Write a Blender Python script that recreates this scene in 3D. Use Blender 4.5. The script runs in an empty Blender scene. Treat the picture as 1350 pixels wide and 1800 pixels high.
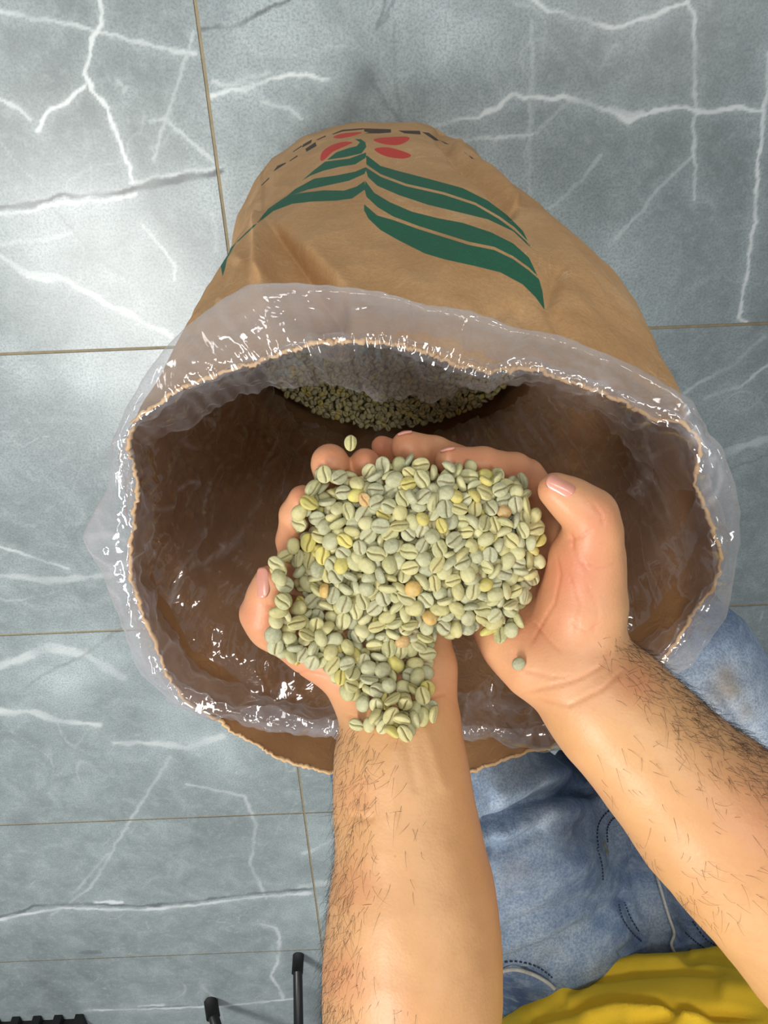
import bpy, math, random
import numpy as np
from mathutils import Matrix, Vector

# ------------------------------------------------------------------ camera, world, lights, exposure
rng = np.random.default_rng(7)
random.seed(7)
SC = bpy.context.scene
COL = SC.collection
H = 1.27                                   # height of the camera above the floor
PITCH, ROLL, F = math.radians(31), math.radians(2.3), 1350.0
_c, _s = math.cos(PITCH), math.sin(PITCH)
UP0 = np.array([0, _c, -_s]); FW = np.array([0, -_s, -_c]); RT0 = np.array([1.0, 0, 0])
RT = math.cos(ROLL) * RT0 - math.sin(ROLL) * UP0
UP = math.sin(ROLL) * RT0 + math.cos(ROLL) * UP0
CAM = np.array([0, 0, H])

cd = bpy.data.cameras.new('camera')
cam = bpy.data.objects.new('camera', cd); COL.objects.link(cam)
cd.sensor_fit = 'VERTICAL'; cd.sensor_height = 36; cd.sensor_width = 27; cd.lens = 27.0
cd.clip_start = 0.01
m = Matrix.Identity(4)
for i in range(3):
    m[i][0] = RT[i]; m[i][1] = UP[i]; m[i][2] = -FW[i]; m[i][3] = CAM[i]
cam.matrix_world = m
SC.camera = cam

w = bpy.data.worlds.new('world'); SC.world = w; w.use_nodes = True
bg = w.node_tree.nodes['Background']
bg.inputs[0].default_value = (0.93, 0.97, 1.0, 1); bg.inputs[1].default_value = 0.30

def area(name, loc, size, energy, col=(1, 0.97, 0.93), target=(0, -0.35, 0.6)):
    l = bpy.data.lights.new(name, 'AREA'); l.shape = 'RECTANGLE'
    l.size, l.size_y = size; l.energy = energy; l.color = col
    o = bpy.data.objects.new(name, l); COL.objects.link(o); o.location = loc
    d = Vector(target) - Vector(loc)
    o.rotation_euler = d.to_track_quat('-Z', 'Y').to_euler()
    return o
area('ceiling_panel_light', (-1.6, -1.2, 3.7), (1.5, 0.5), 104)
area('ceiling_panel_light', (1.3, 0.6, 3.7), (1.5, 0.4), 26)
area('ceiling_panel_light', (-2.3, 0.3, 3.7), (1.5, 0.4), 20)
area('ceiling_panel_light', (-0.3, 2.0, 3.7), (1.5, 0.4), 36)
SC.view_settings.view_transform = 'Standard'; SC.view_settings.look = 'None'
SC.view_settings.gamma = 1; SC.view_settings.use_curve_mapping = False
SC.view_settings.exposure = 0.0
SC.cycles.transparent_max_bounces = 24

# ------------------------------------------------------------------ geometry helpers
def P(px, py, d):
    """world point at depth d along the camera axis, seen at pixel (px, py)"""
    px, py, d = np.broadcast_arrays(np.asarray(px, float), np.asarray(py, float), np.asarray(d, float))
    return (CAM + d[..., None] * FW + ((px - 675) / F * d)[..., None] * RT - ((py - 900) / F * d)[..., None] * UP)
def PZ(px, py, z):
    px, py, z = np.broadcast_arrays(np.asarray(px, float), np.asarray(py, float), np.asarray(z, float))
    v = FW + ((px - 675) / F)[..., None] * RT - ((py - 900) / F)[..., None] * UP
    return CAM + ((z - H) / v[..., 2])[..., None] * v
def proj(w_):
    q = np.asarray(w_) - CAM; d = q @ FW
    return 675 + F * (q @ RT) / d, 900 - F * (q @ UP) / d, d
def srgb(r, g, b):
    f = lambda c: (c / 255 / 12.92) if c <= 10 else ((c / 255 + 0.055) / 1.055) ** 2.4
    return (f(r), f(g), f(b), 1)

_perm = rng.permutation(256); _perm = np.concatenate([_perm, _perm, _perm])
_grad = rng.normal(size=(256, 3)); _grad /= np.linalg.norm(_grad, axis=1)[:, None]
def noise(p):
    """gradient noise, about -0.6..0.6"""
    p = np.asarray(p, float); i = np.floor(p).astype(int); f = p - i; i &= 255
    u = f * f * f * (f * (f * 6 - 15) + 10); out = 0
    for dx in (0, 1):
        wx = u[..., 0] if dx else 1 - u[..., 0]
        for dy in (0, 1):
            wy = u[..., 1] if dy else 1 - u[..., 1]
            for dz in (0, 1):
                wz = u[..., 2] if dz else 1 - u[..., 2]
                h = _perm[_perm[_perm[(i[..., 0] + dx) & 255] + ((i[..., 1] + dy) & 255)] + ((i[..., 2] + dz) & 255)]
                g = _grad[h]
                out = out + wx * wy * wz * ((f[..., 0] - dx) * g[..., 0] + (f[..., 1] - dy) * g[..., 1] + (f[..., 2] - dz) * g[..., 2])
    return out
def fbm(p, n=3):
    p = np.asarray(p, float); return sum(noise(p * 2 ** k + 17.3 * k) / 2 ** k for k in range(n))
def ridge(p, n=2):
    p = np.asarray(p, float); return sum((1 - 2.2 * np.abs(noise(p * 2.1 ** k + 9.1 * k))) / 2 ** k for k in range(n))
def sst(a, b, x):
    t = np.clip((x - a) / (b - a), 0, 1); return t * t * (3 - 2 * t)

def segdist(X, Y, pts):
    """distance of points to a polyline, in the plane, with position along it (0..1)"""
    best = np.full(X.shape, 1e9); tt = np.zeros(X.shape); n = len(pts) - 1
    for k in range(n):
        (ax, ay), (bx, by) = pts[k], pts[k + 1]
        L = (bx - ax) ** 2 + (by - ay) ** 2 + 1e-12
        t = np.clip(((X - ax) * (bx - ax) + (Y - ay) * (by - ay)) / L, 0, 1)
        d = np.hypot(X - ax - t * (bx - ax), Y - ay - t * (by - ay))
        q = d < best; best = np.where(q, d, best); tt = np.where(q, (k + t) / n, tt)
    return best, tt
def inside(X, Y, poly):
    c = np.zeros(X.shape, bool); n = len(poly)
    for k in range(n):
        (ax, ay), (bx, by) = poly[k], poly[(k + 1) % n]
        if ay == by: continue
        c ^= ((ay > Y) != (by > Y)) & (X < (bx - ax) * (Y - ay) / (by - ay) + ax)
    return c
def polysdf(X, Y, poly):
    d, _ = segdist(X, Y, list(poly) + [poly[0]])
    return np.where(inside(X, Y, poly), -d, d)
def catmull(pts, n=6, closed=False):
    pts = [np.array(p, float) for p in pts]; out = []; N = len(pts)
    rngk = range(N) if closed else range(N - 1)
    for k in rngk:
        if closed: p0, p1, p2, p3 = pts[k - 1], pts[k], pts[(k + 1) % N], pts[(k + 2) % N]
        else: p0, p1, p2, p3 = pts[max(k - 1, 0)], pts[k], pts[k + 1], pts[min(k + 2, N - 1)]
        for j in range(n):
            t = j / n
            out.append(0.5 * ((2 * p1) + (-p0 + p2) * t + (2 * p0 - 5 * p1 + 4 * p2 - p3) * t * t + (-p0 + 3 * p1 - 3 * p2 + p3) * t ** 3))
    if not closed: out.append(pts[-1])
    return np.array(out)

def mesh_np(name, V, Q, smooth=True, tris=None):
    me = bpy.data.meshes.new(name); V = np.asarray(V, np.float32)
    Q = np.asarray(Q, np.int32).reshape(-1, 4) if Q is not None and len(Q) else np.zeros((0, 4), np.int32)
    T = np.asarray(tris, np.int32).reshape(-1, 3) if tris is not None and len(tris) else np.zeros((0, 3), np.int32)
    me.vertices.add(len(V)); me.vertices.foreach_set('co', V.ravel())
    nl = Q.size + T.size
    me.loops.add(nl); me.loops.foreach_set('vertex_index', np.concatenate([Q.ravel(), T.ravel()]))
    me.polygons.add(len(Q) + len(T))
    st = np.concatenate([np.arange(len(Q)) * 4, Q.size + np.arange(len(T)) * 3]).astype(np.int32)
    me.polygons.foreach_set('loop_start', st)
    me.polygons.foreach_set('use_smooth', np.full(len(st), smooth))
    me.update(calc_edges=True); me.validate(verbose=False)
    return me
def attr(me, name, vals):
    vals = np.asarray(vals, np.float32)
    if vals.ndim == 1:
        a = me.attributes.new(name, 'FLOAT', 'POINT'); a.data.foreach_set('value', vals)
    else:
        a = me.attributes.new(name, 'FLOAT_COLOR', 'POINT')
        a.data.foreach_set('color', np.concatenate([vals, np.ones((len(vals), 4 - vals.shape[1]), np.float32)], 1).astype(np.float32).ravel())
def link(name, me, mat=None, parent=None, kind=None, label=None):
    o = bpy.data.objects.new(name, me); COL.objects.link(o)
    if mat and me is not None and not len(me.materials): me.materials.append(mat)
    if parent: o.parent = parent
    if kind: o['kind'] = kind
    if label: o['label'] = label
    return o
def thing(name, label, cat, loc=(0, 0, 0), group=None):
    o = bpy.data.objects.new(name, None); COL.objects.link(o); o.location = loc; o.empty_display_size = 0.05
    tag(o, label, cat, group); return o
def tag(o, label, cat, group=None):
    o['label'] = label; o['category'] = cat
    if group: o['group'] = group
    return o
def adopt(o, par):
    """parent without moving (parents are only translated)"""
    o.parent = par; o.location = Vector(o.location) - Vector(par.location); return o
def grid_quads(nu, nv, cu=False, cv=False):
    """verts laid out [u][v]"""
    iu = np.arange(nu if cu else nu - 1); iv = np.arange(nv if cv else nv - 1)
    U, V = np.meshgrid(iu, iv, indexing='ij'); U2 = (U + 1) % nu; V2 = (V + 1) % nv
    return np.stack([U * nv + V, U2 * nv + V, U2 * nv + V2, U * nv + V2], -1).reshape(-1, 4)
def tube(pts, r, n=8, cap=True):
    """verts, quads, tris of a tube; r scalar or list"""
    pts = np.asarray(pts, float); N = len(pts); r = np.broadcast_to(r, (N,))
    T = np.gradient(pts, axis=0); T /= np.linalg.norm(T, axis=1)[:, None] + 1e-12
    ref = np.array([0, 0, 1.0]) if abs(T[0][2]) < .9 else np.array([1.0, 0, 0])
    V = []
    for k in range(N):
        ref = ref - T[k] * (ref @ T[k]); ref /= np.linalg.norm(ref) + 1e-12; b = np.cross(T[k], ref)
        a = np.arange(n) * 2 * math.pi / n
        V.append(pts[k] + r[k] * (np.cos(a)[:, None] * ref + np.sin(a)[:, None] * b))
    V = np.concatenate(V); Q = grid_quads(N, n, cv=True); T3 = []
    if cap:
        V = np.vstack([V, pts[0], pts[-1]]); a, b = len(V) - 2, len(V) - 1
        for k in range(n):
            T3.append((a, (k + 1) % n, k)); T3.append((b, (N - 1) * n + k, (N - 1) * n + (k + 1) % n))
    return V, Q, T3
def join_parts(parts):
    V, Q, T, o = [], [], [], 0
    for v, q, t in parts:
        V.append(v)
        if len(q): Q.append(np.asarray(q) + o)
        if len(t): T.append(np.asarray(t) + o)
        o += len(v)
    return np.concatenate(V), (np.concatenate(Q) if Q else []), (np.concatenate(T) if T else [])

# ---- implicit surfaces
def surface_nets(f, o, h):
    s = f < 0
    c = np.zeros(np.array(f.shape) - 1, np.uint8)
    for dx in (0, 1):
        for dy in (0, 1):
            for dz in (0, 1):
                c += s[dx:dx + c.shape[0], dy:dy + c.shape[1], dz:dz + c.shape[2]]
    I = np.argwhere((c > 0) & (c < 8)); idx = -np.ones(c.shape, np.int32); idx[tuple(I.T)] = np.arange(len(I))
    acc = np.zeros((len(I), 3)); cnt = np.zeros(len(I))
    cor = [(a, b, d) for a in (0, 1) for b in (0, 1) for d in (0, 1)]
    for a in cor:
        for ax in range(3):
            if a[ax]: continue
            b = list(a); b[ax] = 1
            fa = f[I[:, 0] + a[0], I[:, 1] + a[1], I[:, 2] + a[2]]; fb = f[I[:, 0] + b[0], I[:, 1] + b[1], I[:, 2] + b[2]]
            mk = (fa < 0) != (fb < 0); t = np.where(mk, fa / (fa - fb + 1e-20), 0)
            p = np.tile(np.array(a, float), (len(I), 1)); p[:, ax] += t
            acc += p * mk[:, None]; cnt += mk
    V = (I + acc / cnt[:, None]) * h + o
    Q = []
    for ax in range(3):
        sl0 = [slice(None)] * 3; sl1 = [slice(None)] * 3; sl0[ax] = slice(0, -1); sl1[ax] = slice(1, None)
        a, b = s[tuple(sl0)], s[tuple(sl1)]
        E = np.argwhere(a != b); u, v = [k for k in range(3) if k != ax]
        E = E[(E[:, u] > 0) & (E[:, v] > 0) & (E[:, u] < f.shape[u] - 1) & (E[:, v] < f.shape[v] - 1)]
        fl = a[tuple(E.T)]
        def g(du, dv):
            q = E.copy(); q[:, u] -= du; q[:, v] -= dv; return idx[tuple(q.T)]
        q = np.stack([g(0, 0), g(1, 0), g(1, 1), g(0, 1)], 1)
        if ax == 1: fl = ~fl
        q[~fl] = q[~fl][:, ::-1]
        Q.append(q[(q >= 0).all(1)])
    return V, np.concatenate(Q)[:, ::-1]
def smooth_verts(V, Q, it=2, lam=0.5):
    E = np.concatenate([Q[:, [0, 1]], Q[:, [1, 2]], Q[:, [2, 3]], Q[:, [3, 0]]]); E = np.concatenate([E, E[:, ::-1]])
    n = np.bincount(E[:, 0], minlength=len(V))[:, None]
    for _ in range(it):
        S = np.stack([np.bincount(E[:, 0], V[E[:, 1], k], len(V)) for k in range(3)], 1)
        V = V + lam * (S / np.maximum(n, 1) - V)
    return V
def vnormals(V, Q):
    n = np.cross(V[Q[:, 2]] - V[Q[:, 0]], V[Q[:, 3]] - V[Q[:, 1]])
    N = np.stack([sum(np.bincount(Q[:, k], n[:, a], len(V)) for k in range(4)) for a in range(3)], 1)
    return N / (np.linalg.norm(N, axis=1)[:, None] + 1e-12)
class Field:
    """distance field in camera axes (right, down, depth)"""
    def __init__(s, lo, hi, h):
        s.o = np.array(lo, float); s.h = h
        s.n = np.ceil((np.array(hi) - s.o) / h).astype(int) + 1
        s.f = np.full(s.n, 1.0, np.float32)
        s.ax = [s.o[k] + np.arange(s.n[k]) * h for k in range(3)]
    def cone(s, a, b, ra, rb, k=0.006, sub=False, flat=None):
        a = np.array(a, float); b = np.array(b, float); mg = 2 * k + 0.006
        lo = np.minimum(a - ra, b - rb) - mg; hi = np.maximum(a + ra, b + rb) + mg
        i0 = np.clip(((lo - s.o) / s.h).astype(int), 0, s.n); i1 = np.clip(((hi - s.o) / s.h).astype(int) + 2, 0, s.n)
        if (i1 <= i0).any(): return
        X = s.ax[0][i0[0]:i1[0]][:, None, None] - a[0]; Y = s.ax[1][i0[1]:i1[1]][None, :, None] - a[1]; Z = s.ax[2][i0[2]:i1[2]][None, None, :] - a[2]
        ab = b - a; L = ab @ ab + 1e-12
        t = np.clip((X * ab[0] + Y * ab[1] + Z * ab[2]) / L, 0, 1)
        fz = 1.0 if flat is None else flat
        d = np.sqrt((X - t * ab[0]) ** 2 + (Y - t * ab[1]) ** 2 + ((Z - t * ab[2]) / fz) ** 2) - (ra + (rb - ra) * t)
        if fz < 1: d = d * (0.5 + 0.5 * fz)
        sl = tuple(slice(i0[q], i1[q]) for q in range(3)); f = s.f[sl]; d = d.astype(np.float32)
        if sub:
            h = np.clip(0.5 - 0.5 * (f + d) / k, 0, 1); s.f[sl] = f + (-d - f) * h + k * h * (1 - h)
        else:
            h = np.clip(0.5 + 0.5 * (d - f) / k, 0, 1); s.f[sl] = d + (f - d) * h - k * h * (1 - h)
    def mesh(s, it=2):
        V, Q = surface_nets(s.f, s.o, s.h); V = smooth_verts(V, Q, it); return V, Q
def C3(px, py, d): return np.array([(px - 675) / F * d, (py - 900) / F * d, d])
def cam2world(V): return CAM + V[:, :1] * RT - V[:, 1:2] * UP + V[:, 2:3] * FW
def chain(fld, pts, k, k0=None, flat=None):
    """pts: (px, py, depth, radius in pixels)"""
    for i in range(len(pts) - 1):
        a, b = pts[i], pts[i + 1]
        fld.cone(C3(*a[:3]), C3(*b[:3]), a[3] / F * a[2], b[3] / F * b[2], (k0 if (i == 0 and k0) else k), flat=flat)

# ------------------------------------------------------------------ material helpers
def mat(name, rough=0.6, col=(0.5, 0.5, 0.5, 1), spec=0.5):
    m_ = bpy.data.materials.new(name); m_.use_nodes = True; nt = m_.node_tree
    b = nt.nodes['Principled BSDF']; b.inputs['Roughness'].default_value = rough; b.inputs['Base Color'].default_value = col
    b.inputs['Specular IOR Level'].default_value = spec
    return m_, nt, b
def N(nt, t, **kw):
    n = nt.nodes.new(t)
    for k, v in kw.items():
        if k in n.inputs.keys() if isinstance(k, str) else False: n.inputs[k].default_value = v
        else: setattr(n, k, v)
    return n
def Lk(nt, a, b): nt.links.new(a, b)
def coord(nt): return N(nt, 'ShaderNodeTexCoord').outputs['Object']
def noi(nt, vec, scale, detail=3, rough=0.5, dist=0):
    n = N(nt, 'ShaderNodeTexNoise'); n.inputs['Scale'].default_value = scale; n.inputs['Detail'].default_value = detail
    n.inputs['Roughness'].default_value = rough; n.inputs['Distortion'].default_value = dist; Lk(nt, vec, n.inputs['Vector']); return n.outputs['Fac']
def ramp(nt, fac, stops):
    r = N(nt, 'ShaderNodeValToRGB'); e = r.color_ramp.elements
    while len(e) < len(stops): e.new(0.5)
    for k, (p, c) in enumerate(stops):
        e[k].position = p; e[k].color = c if hasattr(c, '__len__') else (c, c, c, 1)
    Lk(nt, fac, r.inputs[0]); return r.outputs['Color']
def mix(nt, fac, a, b, mode='MIX'):
    n = N(nt, 'ShaderNodeMix', data_type='RGBA', blend_type=mode)
    for s_, v in ((n.inputs[0], fac), (n.inputs[6], a), (n.inputs[7], b)):
        if hasattr(v, 'links'): Lk(nt, v, s_)
        else: s_.default_value = v
    return n.outputs[2]
def mth(nt, op, a, b=0.0, clamp=False):
    n = N(nt, 'ShaderNodeMath', operation=op, use_clamp=clamp)
    for s_, v in ((n.inputs[0], a), (n.inputs[1], b)):
        if hasattr(v, 'links'): Lk(nt, v, s_)
        else: s_.default_value = v
    return n.outputs[0]
def at(nt, name, out='Fac'): return N(nt, 'ShaderNodeAttribute', attribute_name=name).outputs[out]
def bump(nt, b, hgt, strength=0.3, dist=0.002):
    n = N(nt, 'ShaderNodeBump'); n.inputs['Strength'].default_value = strength; n.inputs['Distance'].default_value = dist
    Lk(nt, hgt, n.inputs['Height']); Lk(nt, n.outputs[0], b.inputs['Normal']); return n
def mapping(nt, vec, scale):
    n = N(nt, 'ShaderNodeMapping'); n.inputs['Scale'].default_value = scale; Lk(nt, vec, n.inputs['Vector']); return n.outputs[0]

# ------------------------------------------------------------------ floor: marble tiles and grout
GX, GY, TW, TH = -0.231, -0.420, 1.20, 0.608
mt, nt, b = mat('grey_marble_tile', 0.30)
co = coord(nt); sep = N(nt, 'ShaderNodeSeparateColor'); Lk(nt, at(nt, 'vein', 'Color'), sep.inputs[0])
fine = noi(nt, co, 260, 4, 0.7); mid = noi(nt, co, 14, 6, 0.62, 0.6); big = noi(nt, co, 2.6, 3, 0.5, 0.8)
base = ramp(nt, mid, [(0.28, srgb(122, 133, 135)), (0.5, srgb(141, 153, 155)), (0.72, srgb(166, 178, 180))])
base = mix(nt, mth(nt, 'MULTIPLY', big, 0.35), base, srgb(172, 185, 188))
base = mix(nt, mth(nt, 'MULTIPLY', at(nt, 'tone'), .75), base, srgb(108, 117, 118))
base = mix(nt, sep.outputs[2], base, srgb(200, 214, 217))
base = mix(nt, mth(nt, 'MULTIPLY', ramp(nt, fine, [(0.38, 1.0), (0.56, 0.0)]), 0.5), base, srgb(106, 116, 117))
base = mix(nt, mth(nt, 'MULTIPLY', ramp(nt, noi(nt, co, 60, 4, .7), [(0.5, 0.0), (0.75, 1.0)]), 0.3), base, srgb(190, 200, 202))
base = mix(nt, mth(nt, 'MULTIPLY', sep.outputs[0], .8), base, srgb(226, 233, 233))
base = mix(nt, sep.outputs[1], base, srgb(84, 92, 94))
Lk(nt, base, b.inputs['Base Color']); bump(nt, b, fine, 0.12, 0.0006)
mg, nt, b = mat('sandy_grout', 0.9, srgb(150, 138, 112))
Lk(nt, mix(nt, noi(nt, coord(nt), 90, 3), srgb(128, 118, 98), srgb(172, 158, 128)), b.inputs['Base Color'])
TILEMAT, GROUTMAT = mt, mg

# veins read off the photograph: (kind, width in pixels, strength, points)
VEINS = [
 ('w',2.2,.8,[(0,22),(60,32),(150,50),(185,57),(240,72),(310,92),(345,95)]),
 ('w',3.4,1,[(175,-20),(178,40),(165,60),(150,130),(165,160),(190,190),(205,235),(222,280),(235,322)]),
 ('w',3.6,1,[(150,150),(110,185),(90,190),(65,230)]), ('w',2.6,.8,[(-5,170),(30,190),(52,208)]),
 ('w',2,.5,[(340,60),(320,120),(300,190),(290,215),(270,280)]), ('w',2,.7,[(290,210),(330,245),(374,282)]),
 ('w',2.5,.6,[(262,212),(292,210)]), ('w',3,.5,[(205,142),(225,155),(218,164)]),
 ('d',8,.85,[(-5,367),(60,358),(100,345),(180,342),(240,330),(300,318),(388,303)]),
 ('w',3,.8,[(-5,378),(60,369),(105,356),(180,354),(240,341)]), ('w',2.5,.7,[(230,322),(300,308),(386,294)]),
 ('w',7,.5,[(-5,445),(40,480),(110,490),(160,520),(240,560),(300,590)]), ('w',3,.7,[(50,486),(115,494),(160,516)]),
 ('w',2.6,.6,[(250,395),(290,440),(310,470),(308,492)]), ('d',2,.3,[(95,368),(130,410),(180,460),(225,490)]),
 ('w',3,.35,[(0,430),(80,420),(125,410)]), ('w',2,.5,[(372,375),(378,400),(382,440)]),
 ('d',2.6,.85,[(352,52),(410,45),(460,20),(515,-5)]), ('w',5,.7,[(370,165),(430,155),(490,135),(530,130),(575,138)]),
 ('w',3,.5,[(372,145),(400,150),(470,128)]), ('w',2,.5,[(460,180),(510,190),(530,210)]),
 ('d',2.5,.6,[(680,-5),(665,48)]), ('d',2,.5,[(668,45),(690,10),(700,-5)]), ('d',2.5,.4,[(655,140),(680,185),(710,215)]), ('d',1.6,.35,[(690,40),(695,120),(705,215)]),
 ('w',5,1,[(755,224),(800,210),(840,206),(880,185),(900,165),(940,172),(990,170),(1040,185),(1080,200),(1105,212),(1150,192),(1185,190),(1225,195),(1290,190),(1345,195)]),
 ('w',10,.6,[(1070,195),(1105,207),(1130,198)]), ('w',3.4,.7,[(740,234),(820,243),(920,238),(935,236)]),
 ('w',4,.85,[(930,-5),(960,15),(1010,30),(1065,45),(1080,48),(1120,38),(1165,20),(1212,4)]),
 ('w',3,.8,[(1210,0),(1220,30),(1222,180),(1220,280),(1222,350)]),
 ('w',4,.9,[(1352,90),(1345,195),(1335,260),(1325,400),(1310,500),(1298,560),(1312,568)]),
 ('w',2,.5,[(1215,275),(1160,330),(1120,380),(1080,420)]), ('w',1.8,.5,[(1055,275),(1000,340),(965,368)]), ('w',1.8,.4,[(1085,75),(1055,120)]),
 ('w',2,.4,[(935,40),(935,120),(930,220),(932,355)]), ('w',1.8,.35,[(1020,160),(960,215),(940,235)]),
 ('w',3,.6,[(0,960),(40,975),(90,990),(120,1000)]), ('w',9,.35,[(0,1012),(90,1020),(190,1012)]),
 ('w',5,.35,[(1345,590),(1290,640),(1200,690)]), ('w',4,.5,[(1352,640),(1300,680),(1240,700)]), ('w',12,.4,[(1352,770),(1300,785),(1240,810)]), ('d',2.5,.3,[(1280,825),(1352,800)]),
 ('w',12,.5,[(0,1172),(80,1140),(150,1150),(215,1190)]), ('w',3,.7,[(0,1176),(45,1150),(85,1132),(130,1140)]),
 ('w',10,.6,[(0,1250),(60,1252),(110,1268),(175,1274)]), ('w',9,.55,[(200,1306),(270,1306),(330,1315),(390,1294)]),
 ('d',2,.4,[(215,1102),(150,1150),(70,1190),(40,1215)]), ('w',3,.35,[(300,1330),(230,1440),(160,1560),(90,1610)]),
 ('w',4,.4,[(330,1378),(430,1400),(450,1450),(440,1520),(460,1560),(468,1580)]), ('w',2.5,.3,[(190,1500),(130,1570)]),
 ('d',5,.6,[(-5,1612),(40,1602),(60,1592),(150,1589),(250,1593),(350,1583),(450,1570),(548,1562)]),
 ('w',5,.75,[(-5,1618),(40,1608),(110,1596),(250,1600),(350,1590),(450,1577),(545,1570)]), ('w',7,.8,[(170,1586),(215,1586)]),
 ('w',4,.7,[(150,1776),(280,1773),(400,1768),(520,1755)]), ('w',6,.7,[(245,1768),(285,1767)]), ('d',3,.4,[(200,1774),(330,1768)]),
 ('w',4,.5,[(460,1625),(485,1632),(492,1650),(488,1692),(476,1716),(492,1740),(498,1755)]), ('d',6,.4,[(142,1674),(175,1673)]),
 ('w',12,.4,[(530,1560),(575,1550),(610,1560)]), ('w',6,.4,[(535,1500),(600,1470)]),
]
BLOBS = [(120,120,170,-.5),(300,260,110,-.45),(60,300,90,-.4),(1150,60,200,-.35),(1250,330,150,-.35),(1050,300,120,-.25),(560,180,60,-.3),(1320,640,90,-.35),(1310,1080,90,-.3),(100,1680,160,-.3),(480,1440,110,-.3),(60,740,70,-.25),(40,900,70,-.25),(150,400,110,.35),(60,400,60,.2),(380,340,60,.35),(330,560,80,.4),(470,300,60,-.1),(780,25,90,.5),(400,190,60,.3),(640,140,30,-.9),(610,185,26,-.55),
 (480,60,80,.25),(960,420,110,.25),(870,300,50,.35),(1060,520,120,.25),(250,680,110,.35),(120,640,90,.3),(60,800,90,.15),(150,1150,80,.4),(40,1440,22,-.8),(350,1270,110,.4),
 (90,1200,70,.35),(420,1350,90,.25),(560,1480,90,.35),(560,1600,80,.35),(400,1480,80,-.2),(60,1720,120,-.35),(380,1700,120,-.2),(1290,300,90,-.15),(230,120,120,-.25),(60,100,90,-.2),(1150,110,100,-.2),
 (1290,720,90,.2),(1330,600,60,-.2),(1300,1000,60,-.15),(1335,1170,40,-.6),(860,80,40,.2),(120,1330,90,.1),(10,560,40,-.3),(30,650,40,.2)]
VW = []
for kd, wd, st, pts in VEINS:
    q = PZ([p[0] for p in pts], [p[1] for p in pts], 0.0)
    dd = proj(q.mean(0)[None])[2][0]
    VW.append((kd, wd * dd / F * 0.55, st, q[:, :2]))
BW = []
for (px, py, r_, a_) in BLOBS:
    q = PZ(px, py, 0.0); BW.append((q[0], q[1], r_ * proj(q[None])[2][0] / F, a_))

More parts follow.
